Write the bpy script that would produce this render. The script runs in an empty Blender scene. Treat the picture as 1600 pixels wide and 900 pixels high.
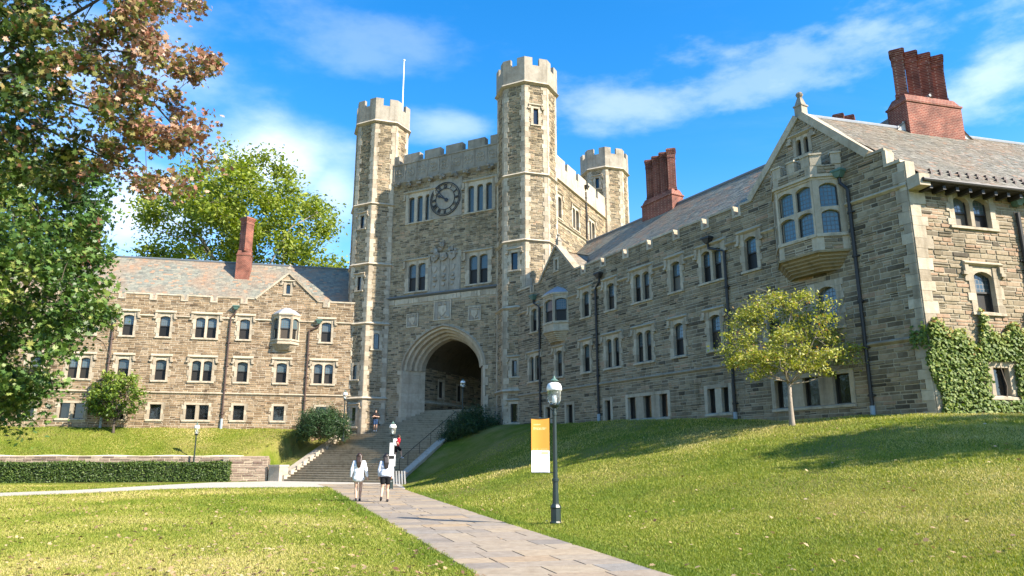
import bpy, bmesh, math, random
import numpy as np
from mathutils import Vector, Matrix
from mathutils.geometry import delaunay_2d_cdt

random.seed(7); RNG = np.random.default_rng(7)
scene = bpy.context.scene
COL = scene.collection
R = math.radians

# ------------------------------------------------------------------ camera
FPX, HOR, HC = 1130.0, 718.0, 1.5            # focal length and horizon of the 1600x900 photograph
PITCH = math.atan((HOR - 450) / FPX)
cam_d = bpy.data.cameras.new('camera'); cam = bpy.data.objects.new('camera', cam_d); COL.objects.link(cam)
cam.location = (0, 0, HC); cam.rotation_euler = (R(90) + PITCH, 0, 0)
cam_d.sensor_width = 36.0; cam_d.lens = FPX / 1600 * 36.0
cam_d.clip_start = 0.1; cam_d.clip_end = 3000
scene.camera = cam
scene.render.resolution_x, scene.render.resolution_y = 1024, 576

# ------------------------------------------------------------------ light
SUN_AZ, SUN_EL = 119.5, 36.5                 # azimuth clockwise from +Y
vs = scene.view_settings
vs.view_transform = 'Standard'; vs.look = 'None'; vs.exposure = 1.38; vs.gamma = 1.0; vs.use_curve_mapping = False
sun_d = bpy.data.lights.new('sun', 'SUN'); sun = bpy.data.objects.new('sun', sun_d); COL.objects.link(sun)
sun_d.energy = 5.0; sun_d.angle = R(0.5); sun_d.color = (1.0, 0.91, 0.77)
_sd = Vector((math.sin(R(SUN_AZ)) * math.cos(R(SUN_EL)), math.cos(R(SUN_AZ)) * math.cos(R(SUN_EL)), math.sin(R(SUN_EL))))
sun.rotation_euler = _sd.to_track_quat('Z', 'Y').to_euler(); sun.location = (30, -20, 40)

world = bpy.data.worlds.new('World'); scene.world = world; world.use_nodes = True
def build_world():
    nt = world.node_tree; N = nt.nodes; L = nt.links; N.clear()
    out = N.new('ShaderNodeOutputWorld'); bg = N.new('ShaderNodeBackground'); L.new(bg.outputs[0], out.inputs[0])
    sky = N.new('ShaderNodeTexSky'); sky.sky_type = 'NISHITA'; sky.sun_disc = False
    sky.sun_elevation = R(SUN_EL); sky.sun_rotation = R(SUN_AZ); sky.altitude = 0.0
    sky.air_density = 1.0; sky.dust_density = 0.3; sky.ozone_density = 3.0
    hsv = N.new('ShaderNodeHueSaturation'); hsv.inputs['Saturation'].default_value = 1.38; hsv.inputs['Value'].default_value = 1.12
    L.new(sky.outputs[0], hsv.inputs['Color'])
    tc = N.new('ShaderNodeTexCoord'); sep = N.new('ShaderNodeSeparateXYZ'); L.new(tc.outputs['Generated'], sep.inputs[0])
    # cloud layer: direction projected on a flat ceiling
    def M(op, a, b=None, clamp=False):
        n = N.new('ShaderNodeMath'); n.operation = op; n.use_clamp = clamp
        for i, v in enumerate((a, b)):
            if v is None: continue
            if isinstance(v, (int, float)): n.inputs[i].default_value = v
            else: L.new(v, n.inputs[i])
        return n.outputs[0]
    zc = M('MAXIMUM', M('ADD', sep.outputs[2], 0.12), 0.05)
    px, py = M('DIVIDE', sep.outputs[0], zc), M('DIVIDE', sep.outputs[1], zc)
    def noise(sx, sy, ox, oy, scale, detail, rough, dist=0.0, rot=0.0):
        c = N.new('ShaderNodeCombineXYZ'); L.new(px, c.inputs[0]); L.new(py, c.inputs[1])
        mp = N.new('ShaderNodeMapping'); L.new(c.outputs[0], mp.inputs[0])
        mp.inputs['Scale'].default_value = (sx, sy, 1); mp.inputs['Location'].default_value = (ox, oy, 0); mp.inputs['Rotation'].default_value = (0, 0, rot)
        n = N.new('ShaderNodeTexNoise'); L.new(mp.outputs[0], n.inputs['Vector'])
        n.inputs['Scale'].default_value = scale; n.inputs['Detail'].default_value = detail
        n.inputs['Roughness'].default_value = rough; n.inputs['Distortion'].default_value = dist
        return n.outputs['Fac']
    def ramp(f, a, b):
        r = N.new('ShaderNodeMapRange'); r.interpolation_type = 'SMOOTHSTEP'
        L.new(f, r.inputs[0]); r.inputs[1].default_value = a; r.inputs[2].default_value = b
        return r.outputs[0]
    def blob(az, el, ra, rb, edge=0.55):                  # one cloud in a given direction, broken by noise
        d = Vector((math.sin(R(az)) * math.cos(R(el)), math.cos(R(az)) * math.cos(R(el)), math.sin(R(el))))
        u = Vector((d.y, -d.x, 0)).normalized(); v = u.cross(d)
        def dot(vec):
            n = N.new('ShaderNodeVectorMath'); n.operation = 'DOT_PRODUCT'; L.new(tc.outputs['Generated'], n.inputs[0]); n.inputs[1].default_value = vec
            return n.outputs['Value']
        a = M('DIVIDE', dot(u), math.sin(R(ra))); b = M('DIVIDE', dot(v), math.sin(R(rb)))
        r2 = M('SQRT', M('ADD', M('MULTIPLY', a, a), M('MULTIPLY', b, b)))
        front = M('GREATER_THAN', dot(d), 0.0)
        return M('MULTIPLY', M('SUBTRACT', 1.0, r2), front)
    wisp = ramp(noise(0.45, 1.0, 3.1, 1.7, 1.5, 9, 0.62, 0.9, 0.5), 0.50, 0.86)
    mask = ramp(noise(1, 1, 7.3, 2.9, 0.75, 3, 0.5), 0.42, 0.66)
    cirrus = M('MULTIPLY', M('MULTIPLY', wisp, mask), 0.40)
    n1 = N.new('ShaderNodeTexNoise'); L.new(tc.outputs['Generated'], n1.inputs['Vector'])
    n1.inputs['Scale'].default_value = 9.0; n1.inputs['Detail'].default_value = 8; n1.inputs['Roughness'].default_value = 0.58
    mp1 = N.new('ShaderNodeMapping'); mp1.inputs['Rotation'].default_value = (0, R(22), 0); mp1.inputs['Scale'].default_value = (0.7, 1.0, 1.7); L.new(tc.outputs['Generated'], mp1.inputs[0]); L.new(mp1.outputs[0], n1.inputs['Vector'])
    nz = M('MULTIPLY', M('SUBTRACT', n1.outputs['Fac'], 0.5), 2.2)
    clouds = cirrus
    def px_blob(x, y, rx, ry):
        c_, s_ = math.cos(PITCH), math.sin(PITCH); u_, v_ = (x - 800) / FPX, (450 - y) / FPX; d = Vector((u_, c_ - v_ * s_, s_ + v_ * c_)).normalized()
        return blob(math.degrees(math.atan2(d.x, d.y)), math.degrees(math.asin(d.z)), math.degrees(rx / 1180), math.degrees(ry / 1180))
    for x, y, rx, ry, amt, na in ((420, 250, 190, 105, 0.80, .5), (520, 300, 90, 120, 0.55, .5), (200, 330, 200, 110, 0.75, .5), (100, 120, 330, 200, .35, .8), (560, 60, 260, 80, 0.14, 1.4),
                              (1230, 90, 340, 60, 0.22, 2.2), (1400, 30, 260, 60, 0.26, 2.2), (1575, 125, 180, 55, 0.42, 1.5), (960, 160, 170, 60, 0.30, 1.4), (690, 195, 120, 36, 0.30, 1.0)):
        c = M('MULTIPLY', ramp(M('ADD', px_blob(x, y, rx, ry), M('MULTIPLY', nz, na)), 0.0, 1.15), amt)
        clouds = M('MAXIMUM', clouds, c)
    low = ramp(sep.outputs[2], 0.40, -0.02)                 # thin veil towards the horizon
    clouds = M('MAXIMUM', clouds, M('MULTIPLY', low, 0.35))
    up = ramp(sep.outputs[2], -0.03, 0.02)
    clouds = M('MULTIPLY', clouds, up, True)
    mix = N.new('ShaderNodeMix'); mix.data_type = 'RGBA'
    L.new(clouds, mix.inputs['Factor']); L.new(hsv.outputs[0], mix.inputs[6]); mix.inputs[7].default_value = (5.4, 5.7, 6.1, 1)
    L.new(mix.outputs[2], bg.inputs[0]); bg.inputs[1].default_value = 0.12
build_world()

# ------------------------------------------------------------------ measuring: photograph pixels to rays
def ray(px, py):
    x, y = (px - 800) / FPX, (450 - py) / FPX
    return np.array([x, math.cos(PITCH) - y * math.sin(PITCH), math.sin(PITCH) + y * math.cos(PITCH)])
def at_depth(px, py, Y):
    r = ray(px, py); return np.array([0, 0, HC]) + r * (Y / r[1])
def at_z(px, py, z=0.0):
    r = ray(px, py); return np.array([0, 0, HC]) + r * ((z - HC) / r[2])
def project(p):                                             # world points (n,3) to pixels
    p = np.asarray(p, float) - np.array([0, 0, HC])
    cz = p[..., 1] * math.cos(PITCH) + p[..., 2] * math.sin(PITCH)
    cy = -p[..., 1] * math.sin(PITCH) + p[..., 2] * math.cos(PITCH)
    return 800 + FPX * p[..., 0] / cz, 450 - FPX * cy / cz, cz
def D2(az): return np.array([math.sin(R(az)), math.cos(R(az))])

class Frame:                                                # local x along the wall (left to right), y into the building, z up
    def __init__(s, P, az):
        s.P = np.array(P, float); s.az = az; s.d = D2(az); s.i = np.array([-s.d[1], s.d[0]]); s.rot = math.atan2(s.d[1], s.d[0])
    def pt(s, u, y, z):
        q = s.P + s.d * u + s.i * y; return (q[0], q[1], z)
    def sub(s, u, y, daz=0.0):
        q = s.P + s.d * u + s.i * y; return Frame(q, s.az + daz)
    def loc(s, x, y):
        v = np.array([x, y]) - s.P; return float(v @ s.d), float(v @ s.i)
WORLD = Frame((0, 0), 90)

# ------------------------------------------------------------------ mesh building
class MB:
    def __init__(s, F=None): s.v = []; s.f = []; s.t = []; s.F = F; s.tint = 0.5; s.smooth = False
    def add(s, pts, faces, tint=None):
        b = len(s.v)
        s.v += [s.F.pt(*p) for p in pts] if s.F else [tuple(p) for p in pts]
        s.f += [tuple(b + i for i in f) for f in faces]
        s.t += [s.tint if tint is None else tint] * len(faces)
        return s
    def box(s, x0, x1, y0, y1, z0, z1, tint=None, top_in=0.0):
        q = [(x0, y0, z0), (x1, y0, z0), (x1, y1, z0), (x0, y1, z0), (x0, y0 + top_in, z1), (x1, y0 + top_in, z1), (x1, y1, z1), (x0, y1, z1)]
        return s.add(q, [(3, 2, 1, 0), (4, 5, 6, 7), (0, 1, 5, 4), (1, 2, 6, 5), (2, 3, 7, 6), (3, 0, 4, 7)], tint)
    def prism_xz(s, poly, y0, y1, tint=None):               # polygon in (x,z), extruded in y
        n = len(poly); q = [(x, y0, z) for x, z in poly] + [(x, y1, z) for x, z in poly]
        area = sum(poly[i][0] * poly[(i + 1) % n][1] - poly[(i + 1) % n][0] * poly[i][1] for i in range(n))
        f = [tuple(range(n)), tuple(range(2 * n - 1, n - 1, -1))] + [(i, n + i, n + (i + 1) % n, (i + 1) % n) for i in range(n)]
        if area < 0: f = [tuple(reversed(g)) for g in f]
        return s.add(q, f, tint)
    def prism_xy(s, poly, z0, z1, tint=None, top=None):     # polygon in (x,y), extruded in z (top: other polygon at z1)
        n = len(poly); tp = top or poly
        area = sum(poly[i][0] * poly[(i + 1) % n][1] - poly[(i + 1) % n][0] * poly[i][1] for i in range(n))
        q = [(x, y, z0) for x, y in poly] + [(x, y, z1) for x, y in tp]
        f = [tuple(range(n - 1, -1, -1)), tuple(range(n, 2 * n))] + [(i, (i + 1) % n, n + (i + 1) % n, n + i) for i in range(n)]
        if area < 0: f = [tuple(reversed(g)) for g in f]
        return s.add(q, f, tint)
    def profile_x(s, prof, x0, x1, tint=None):              # profile in (y,z), extruded along x
        n = len(prof); q = [(x0, y, z) for y, z in prof] + [(x1, y, z) for y, z in prof]
        area = sum(prof[i][0] * prof[(i + 1) % n][1] - prof[(i + 1) % n][0] * prof[i][1] for i in range(n))
        f = [tuple(range(n)), tuple(range(2 * n - 1, n - 1, -1))] + [(i, n + i, n + (i + 1) % n, (i + 1) % n) for i in range(n)]
        if area > 0: f = [tuple(reversed(g)) for g in f]
        return s.add(q, f, tint)
    def tube(s, pts, rad, n=6, tint=None, caps=True):
        pts = [Vector(p) for p in pts]; rad = rad if hasattr(rad, '__len__') else [rad] * len(pts)
        rings = []; up = None
        for i, p in enumerate(pts):
            d = (pts[min(i + 1, len(pts) - 1)] - pts[max(i - 1, 0)]).normalized()
            if up is None: up = d.orthogonal().normalized()
            a = (up - d * up.dot(d)); a = a.normalized() if a.length > 1e-6 else d.orthogonal().normalized()
            up = a; b = d.cross(a)
            rings.append([tuple(p + (a * math.cos(2 * math.pi * k / n) + b * math.sin(2 * math.pi * k / n)) * rad[i]) for k in range(n)])
        q = [v for r_ in rings for v in r_]; f = []
        for i in range(len(rings) - 1):
            for k in range(n): f.append((i * n + k, i * n + (k + 1) % n, (i + 1) * n + (k + 1) % n, (i + 1) * n + k))
        if caps: f += [tuple(range(n - 1, -1, -1)), tuple((len(rings) - 1) * n + k for k in range(n))]
        return s.add(q, f, tint)
    def lathe(s, prof, c=(0, 0, 0), n=12, tint=None):       # profile (r,z) turned about a vertical axis
        q = []; f = []
        for r_, z in prof: q += [(c[0] + r_ * math.cos(2 * math.pi * k / n), c[1] + r_ * math.sin(2 * math.pi * k / n), c[2] + z) for k in range(n)]
        for i in range(len(prof) - 1):
            for k in range(n): f.append((i * n + k, i * n + (k + 1) % n, (i + 1) * n + (k + 1) % n, (i + 1) * n + k))
        f += [tuple(range(n - 1, -1, -1)), tuple((len(prof) - 1) * n + k for k in range(n))]
        return s.add(q, f, tint)
    def ico(s, c, r, sub=2, sq=(1, 1, 1), jit=0.0, tint=None):
        bm = bmesh.new(); bmesh.ops.create_icosphere(bm, subdivisions=sub, radius=1)
        q = [(c[0] + v.co.x * r * sq[0] * (1 + random.uniform(-jit, jit)), c[1] + v.co.y * r * sq[1] * (1 + random.uniform(-jit, jit)), c[2] + v.co.z * r * sq[2] * (1 + random.uniform(-jit, jit))) for v in bm.verts]
        f = [tuple(v.index for v in g.verts) for g in bm.faces]; bm.free()
        return s.add(q, f, tint)
    def mesh(s, name, off=(0, 0, 0)):
        me = bpy.data.meshes.new(name)
        v = np.array(s.v, float) - np.array(off, float) if s.v else np.zeros((0, 3))
        me.from_pydata(v.tolist(), [], s.f)
        a = me.attributes.new('tint', 'FLOAT', 'FACE'); a.data.foreach_set('value', np.array(s.t, np.float32))
        if s.smooth: me.polygons.foreach_set('use_smooth', [True] * len(me.polygons))
        me.update(); return me

def tag(o, label=None, cat=None, group=None, kind=None):
    for k, v in (('label', label), ('category', cat), ('group', group), ('kind', kind)):
        if v: o[k] = v
    return o
def link(name, data, mat=None, parent=None, loc=(0, 0, 0), rotz=0.0):
    o = bpy.data.objects.new(name, data); COL.objects.link(o)
    o.location = loc; o.rotation_euler = (0, 0, rotz)
    if parent: o.parent = parent
    if mat and data is not None and not data.materials: data.materials.append(mat)
    return o
def empty(name, loc, label, cat, group=None):
    o = bpy.data.objects.new(name, None); COL.objects.link(o); o.location = loc; o.empty_display_size = 0.3
    return tag(o, label, cat, group)
def part(name, mb, mat, parent, sub=None, kind=None):       # world-coordinate builder into a child of parent (or of parent's part sub)
    base = parent
    off = np.array(parent.location)
    if parent.parent is not None: off = off + np.array(parent.parent.location)
    o = link(name, mb.mesh(name, off), mat, base)
    if kind: o['kind'] = kind
    return o

# ------------------------------------------------------------------ materials
def mat(name, build, **kw):
    m = bpy.data.materials.new(name); m.use_nodes = True
    nt = m.node_tree; bs = nt.nodes['Principled BSDF']
    build(nt, nt.nodes, nt.links, bs); return m
def nd(N, t, **kw):
    n = N.new(t)
    for k, v in kw.items():
        if k in n.inputs: n.inputs[k].default_value = v
        else: setattr(n, k, v)
    return n
def ramp_node(N, stops, interp='LINEAR'):
    r = N.new('ShaderNodeValToRGB'); r.color_ramp.interpolation = interp
    e = r.color_ramp.elements
    while len(e) < len(stops): e.new(0.5)
    for i, (p, c) in enumerate(stops): e[i].position = p; e[i].color = (*c, 1)
    return r
def tex_noise(N, L, scale, detail=4, rough=0.55, coord='Object', tc=None):
    tc = tc or N.new('ShaderNodeTexCoord'); n = nd(N, 'ShaderNodeTexNoise', Scale=scale, Detail=detail, Roughness=rough)
    L.new(tc.outputs[coord], n.inputs['Vector']); return n.outputs['Fac']
def mixc(N, L, f, a, b, mode='MIX'):
    m = N.new('ShaderNodeMix'); m.data_type = 'RGBA'; m.blend_type = mode
    for s_, v in ((0, f), (6, a), (7, b)):
        if isinstance(v, (int, float)): m.inputs[s_].default_value = v
        elif isinstance(v, tuple): m.inputs[s_].default_value = (*v, 1)
        else: L.new(v, m.inputs[s_])
    return m.outputs[2]
def bump(N, L, bs, h, strength=0.4, dist=0.02):
    b = nd(N, 'ShaderNodeBump', Strength=strength, Distance=dist); L.new(h, b.inputs['Height']); L.new(b.outputs[0], bs.inputs['Normal'])
def maprange(N, L, f, a, b, c=0.0, d=1.0):
    r = N.new('ShaderNodeMapRange'); L.new(f, r.inputs[0])
    for i, v in enumerate((a, b, c, d)): r.inputs[i + 1].default_value = v
    return r.outputs[0]

def stone_mat(name, stops, rough=0.9, patch=(0.62, 0.60, 0.52), pscale=0.35, fine=9.0, streak=0.55):
    def b(nt, N, L, bs):
        at = nd(N, 'ShaderNodeAttribute', attribute_name='tint'); r = ramp_node(N, stops); L.new(at.outputs['Fac'], r.inputs[0])
        g = tex_noise(N, L, fine, 6, 0.65); c = mixc(N, L, maprange(N, L, g, 0.3, 0.75, 0.0, 0.55), r.outputs[0], (0.5, 0.46, 0.4), 'MULTIPLY')
        p = tex_noise(N, L, pscale, 3, 0.5); c = mixc(N, L, maprange(N, L, p, 0.48, 0.72, 0.0, 0.55), c, patch, 'MULTIPLY')
        tc2 = N.new('ShaderNodeTexCoord'); mp = N.new('ShaderNodeMapping'); L.new(tc2.outputs['Object'], mp.inputs[0]); mp.inputs['Scale'].default_value = (2.4, 2.4, 0.22)
        sn = nd(N, 'ShaderNodeTexNoise', Scale=1.0, Detail=5.0, Roughness=0.6); L.new(mp.outputs[0], sn.inputs['Vector'])
        c = mixc(N, L, maprange(N, L, sn.outputs['Fac'], 0.50, 0.72, 0.0, streak), c, (0.42, 0.40, 0.37), 'MULTIPLY')
        L.new(c, bs.inputs['Base Color']); bs.inputs['Roughness'].default_value = rough; bs.inputs['Specular IOR Level'].default_value = 0.25
        bump(N, L, bs, tex_noise(N, L, 14.0, 6, 0.7), 0.55, 0.03)
    return mat(name, b)
ST_TAN = [(0.0, (0.10, 0.066, 0.04)), (0.22, (0.20, 0.138, 0.082)), (0.5, (0.29, 0.205, 0.125)), (0.78, (0.36, 0.265, 0.165)), (1.0, (0.37, 0.25, 0.155))]
ST_OLV = [(0.0, (0.05, 0.042, 0.03)), (0.22, (0.125, 0.10, 0.066)), (0.5, (0.20, 0.158, 0.10)), (0.78, (0.275, 0.22, 0.14)), (1.0, (0.31, 0.205, 0.13))]
ST_WALL = [(0.0, (0.15, 0.10, 0.085)), (0.3, (0.25, 0.18, 0.145)), (0.6, (0.33, 0.25, 0.20)), (1.0, (0.42, 0.34, 0.27))]
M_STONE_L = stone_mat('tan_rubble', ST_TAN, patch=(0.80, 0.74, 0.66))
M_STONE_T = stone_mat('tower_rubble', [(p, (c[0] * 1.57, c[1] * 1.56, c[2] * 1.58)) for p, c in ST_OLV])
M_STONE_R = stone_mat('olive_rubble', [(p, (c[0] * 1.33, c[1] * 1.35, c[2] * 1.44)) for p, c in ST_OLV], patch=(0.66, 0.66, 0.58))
M_STONE_G = stone_mat('garden_wall_stone', ST_WALL, pscale=0.8)
M_DRESS = stone_mat('dressed_limestone', [(0.0, (0.37, 0.31, 0.23)), (0.5, (0.475, 0.405, 0.305)), (1.0, (0.565, 0.49, 0.375))], patch=(0.70, 0.66, 0.60), pscale=0.7, fine=4.0)
M_DRESS_G = stone_mat('weathered_limestone', [(0.0, (0.26, 0.23, 0.185)), (0.5, (0.36, 0.32, 0.26)), (1.0, (0.46, 0.41, 0.335))], patch=(0.52, 0.50, 0.47), pscale=0.8, fine=3.0)
M_OCHRE = stone_mat('ochre_stone', [(0.0, (0.25, 0.19, 0.105)), (1.0, (0.40, 0.31, 0.175))], patch=(0.7, 0.66, 0.6))
M_MORTAR = stone_mat('mortar', [(0.0, (0.50, 0.43, 0.32)), (1.0, (0.58, 0.50, 0.385))], patch=(0.8, 0.76, 0.68))
M_MORTAR_R = stone_mat('grey_mortar', [(0.0, (0.40, 0.35, 0.265)), (1.0, (0.47, 0.415, 0.32))], patch=(0.72, 0.69, 0.62))
M_STEP = stone_mat('step_stone', [(0.0, (0.26, 0.22, 0.155)), (0.5, (0.37, 0.315, 0.225)), (1.0, (0.45, 0.39, 0.29))], patch=(0.75, 0.72, 0.66), fine=5)
M_COPE = stone_mat('coping_stone', [(0.0, (0.42, 0.37, 0.30)), (1.0, (0.54, 0.48, 0.39))], patch=(0.72, 0.68, 0.6), pscale=0.9)
def slate(name, stops, patch, amt):
    def b(nt, N, L, bs):
        at = nd(N, 'ShaderNodeAttribute', attribute_name='tint'); r = ramp_node(N, stops); L.new(at.outputs['Fac'], r.inputs[0])
        p = tex_noise(N, L, 0.33, 4, 0.6); c = mixc(N, L, maprange(N, L, p, 0.46, 0.64, 0.0, amt), r.outputs[0], patch)
        g = tex_noise(N, L, 7, 5, 0.6); c = mixc(N, L, maprange(N, L, g, 0.35, 0.7, 0.0, 0.35), c, (0.55, 0.52, 0.5), 'MULTIPLY')
        L.new(c, bs.inputs['Base Color']); bs.inputs['Roughness'].default_value = 0.62
    return mat(name, b)
M_SLATE = slate('roof_slate', [(0, (0.14, 0.145, 0.12)), (0.4, (0.21, 0.21, 0.17)), (0.75, (0.27, 0.26, 0.20)), (1, (0.34, 0.22, 0.14))], (0.33, 0.20, 0.12), 0.55)
M_SLATE2 = slate('pale_slate', [(0, (0.15, 0.135, 0.105)), (0.5, (0.215, 0.195, 0.15)), (0.85, (0.265, 0.245, 0.195)), (1, (0.28, 0.18, 0.115))], (0.28, 0.195, 0.12), 0.5)
M_SLATE_W = slate('white_slate_hanging', [(0, (0.5, 0.5, 0.5)), (1, (0.66, 0.66, 0.66))], (0.6, 0.6, 0.6), 0.2)
def b_brick(nt, N, L, bs):
    tc = N.new('ShaderNodeTexCoord'); g = N.new('ShaderNodeNewGeometry')
    sp = N.new('ShaderNodeSeparateXYZ'); L.new(tc.outputs['Object'], sp.inputs[0]); cb = N.new('ShaderNodeCombineXYZ')
    ad = N.new('ShaderNodeMath'); ad.operation = 'ADD'; L.new(sp.outputs[0], ad.inputs[0]); L.new(sp.outputs[1], ad.inputs[1])
    L.new(ad.outputs[0], cb.inputs[0]); L.new(sp.outputs[2], cb.inputs[1])
    br = nd(N, 'ShaderNodeTexBrick', Scale=1.0); L.new(cb.outputs[0], br.inputs['Vector'])
    br.inputs['Brick Width'].default_value = 0.25; br.inputs['Row Height'].default_value = 0.088; br.inputs['Mortar Size'].default_value = 0.011
    br.inputs['Color1'].default_value = (0.24, 0.055, 0.03, 1); br.inputs['Color2'].default_value = (0.15, 0.036, 0.023, 1); br.inputs['Mortar'].default_value = (0.36, 0.21, 0.15, 1)
    n = tex_noise(N, L, 1.3, 4, 0.6); c = mixc(N, L, maprange(N, L, n, 0.38, 0.66, 0, 0.85), br.outputs[0], (0.34, 0.30, 0.30), 'MULTIPLY')
    L.new(c, bs.inputs['Base Color']); bs.inputs['Roughness'].default_value = 0.9; bump(N, L, bs, br.outputs['Fac'], -0.4, 0.02)
M_BRICK = mat('red_brick', b_brick)
def plain(name, col, rough=0.6, metal=0.0, var=0.25, spec=0.5, scale=6.0):
    def b(nt, N, L, bs):
        c = mixc(N, L, maprange(N, L, tex_noise(N, L, scale, 4, 0.6), 0.35, 0.7, 0, var), col, tuple(x * 0.55 for x in col))
        L.new(c, bs.inputs['Base Color']); bs.inputs['Roughness'].default_value = rough; bs.inputs['Metallic'].default_value = metal; bs.inputs['Specular IOR Level'].default_value = spec
    return mat(name, b)
M_PIPE = plain('dark_iron', (0.025, 0.022, 0.02), 0.55)
M_PIPE_BR = plain('brown_iron', (0.075, 0.045, 0.035), 0.6)
M_PIPE_BOOT = plain('pale_pipe_boot', (0.30, 0.36, 0.40), 0.6)
M_COPPER = plain('green_copper', (0.09, 0.17, 0.14), 0.6, var=0.6)
M_LEAD = plain('lead_roof', (0.30, 0.32, 0.36), 0.55, var=0.4)
M_LEAD_D = plain('dark_lead', (0.12, 0.14, 0.16), 0.55)
M_SASH = plain('dark_sash', (0.03, 0.028, 0.026), 0.5)
M_LAMP = plain('dark_green_iron', (0.018, 0.032, 0.03), 0.42, var=0.5)
M_WHITE = plain('white_enamel', (0.80, 0.80, 0.78), 0.35, var=0.08)
M_CLOCK = plain('black_clock_iron', (0.02, 0.018, 0.018), 0.5)
M_SOIL = plain('bare_soil', (0.20, 0.14, 0.09), 0.95)
M_BARK = plain('bark', (0.10, 0.078, 0.058), 0.95, var=0.6, scale=9)
M_BARK_P = plain('pale_bark', (0.30, 0.25, 0.20), 0.9, var=0.5, scale=9)
def b_glass(dark, lead):
    def b(nt, N, L, bs):
        bs.inputs['Base Color'].default_value = (*dark, 1); bs.inputs['Roughness'].default_value = 0.06; bs.inputs['IOR'].default_value = 1.52
        bs.inputs['Specular IOR Level'].default_value = 0.8
        tc = N.new('ShaderNodeTexCoord'); n = nd(N, 'ShaderNodeTexNoise', Scale=2.2, Detail=2.0); L.new(tc.outputs['Object'], n.inputs['Vector'])
        if lead:
            sp = N.new('ShaderNodeSeparateXYZ'); L.new(tc.outputs['Object'], sp.inputs[0]); o = []
            for i, per in ((0, 0.16), (2, 0.19)):
                m = N.new('ShaderNodeMath'); m.operation = 'PINGPONG'; L.new(sp.outputs[i], m.inputs[0]); m.inputs[1].default_value = per / 2
                l = N.new('ShaderNodeMath'); l.operation = 'LESS_THAN'; L.new(m.outputs[0], l.inputs[0]); l.inputs[1].default_value = 0.015; o.append(l.outputs[0])
            mx = N.new('ShaderNodeMath'); mx.operation = 'MAXIMUM'; L.new(o[0], mx.inputs[0]); L.new(o[1], mx.inputs[1])
            oi = N.new('ShaderNodeObjectInfo'); cr = ramp_node(N, [(0.0, dark), (0.5, tuple(min(1, x * 2.2) for x in dark)), (1.0, (0.09, 0.11, 0.11))]); L.new(oi.outputs['Random'], cr.inputs[0])
            L.new(mixc(N, L, mx.outputs[0], cr.outputs[0], (0.06, 0.06, 0.06)), bs.inputs['Base Color'])
            L.new(maprange(N, L, mx.outputs[0], 0, 1, 0.07, 0.6), bs.inputs['Roughness'])
        bump(N, L, bs, n.outputs['Fac'], 0.25, 0.02)
    return b
M_GLASS_U = mat('leaded_glass', b_glass((0.035, 0.055, 0.06), True))
M_GLASS_L = mat('dark_glass', b_glass((0.012, 0.012, 0.012), False))
def b_screen(nt, N, L, bs):
    oi = N.new('ShaderNodeObjectInfo'); cr = ramp_node(N, [(0.0, (0.012, 0.012, 0.012)), (0.6, (0.03, 0.027, 0.024)), (0.85, (0.075, 0.06, 0.045)), (1.0, (0.16, 0.14, 0.11))]); L.new(oi.outputs['Random'], cr.inputs[0])
    L.new(cr.outputs[0], bs.inputs['Base Color']); bs.inputs['Roughness'].default_value = 0.45; bs.inputs['Specular IOR Level'].default_value = 0.25
M_SCREEN = mat('window_screen', b_screen)
def b_lampglass(nt, N, L, bs):
    bs.inputs['Base Color'].default_value = (0.86, 0.9, 0.88, 1); bs.inputs['Roughness'].default_value = 0.06; bs.inputs['Transmission Weight'].default_value = 0.92; bs.inputs['IOR'].default_value = 1.15
M_LAMPGLASS = mat('lamp_glass', b_lampglass)
def leaf_mat(name, stops, trans=0.35, rough=0.5):
    def b(nt, N, L, bs):
        at = nd(N, 'ShaderNodeAttribute', attribute_name='tint'); r = ramp_node(N, stops); L.new(at.outputs['Fac'], r.inputs[0])
        L.new(r.outputs[0], bs.inputs['Base Color']); bs.inputs['Roughness'].default_value = rough; bs.inputs['Specular IOR Level'].default_value = 0.35
        tr = N.new('ShaderNodeBsdfTranslucent'); hs = nd(N, 'ShaderNodeHueSaturation', Saturation=1.15, Value=1.25); L.new(r.outputs[0], hs.inputs['Color']); L.new(hs.outputs[0], tr.inputs[0])
        mx = N.new('ShaderNodeMixShader'); mx.inputs[0].default_value = trans; L.new(bs.outputs[0], mx.inputs[1]); L.new(tr.outputs[0], mx.inputs[2])
        L.new(mx.outputs[0], N['Material Output'].inputs[0])
    return mat(name, b)
M_LEAF_OAK = leaf_mat('rust_and_green_leaves', [(0, (0.03, 0.06, 0.016)), (0.3, (0.09, 0.145, 0.03)), (0.5, (0.22, 0.21, 0.06)), (0.68, (0.28, 0.155, 0.085)), (0.85, (0.27, 0.11, 0.075)), (1, (0.50, 0.33, 0.23))], .18, .42)
M_LEAF_GREEN = leaf_mat('green_maple_leaves', [(0, (0.025, 0.06, 0.016)), (0.4, (0.06, 0.125, 0.026)), (0.75, (0.13, 0.20, 0.04)), (1, (0.30, 0.31, 0.09))], .18, .45)
M_LEAF_YG = leaf_mat('yellow_green_leaves', [(0, (0.08, 0.13, 0.02)), (0.5, (0.18, 0.24, 0.03)), (1, (0.33, 0.36, 0.06))], .35, .6)
M_LEAF_YEL = leaf_mat('yellowing_leaves', [(0, (0.16, 0.20, 0.035)), (0.4, (0.28, 0.31, 0.05)), (0.75, (0.44, 0.43, 0.10)), (0.93, (0.50, 0.40, 0.12)), (1, (0.33, 0.15, 0.06))], 0.3)
M_LEAF_SAP = leaf_mat('fresh_green_leaves', [(0, (0.05, 0.10, 0.018)), (0.5, (0.12, 0.20, 0.03)), (1, (0.28, 0.33, 0.06))], .3, .5)
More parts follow.
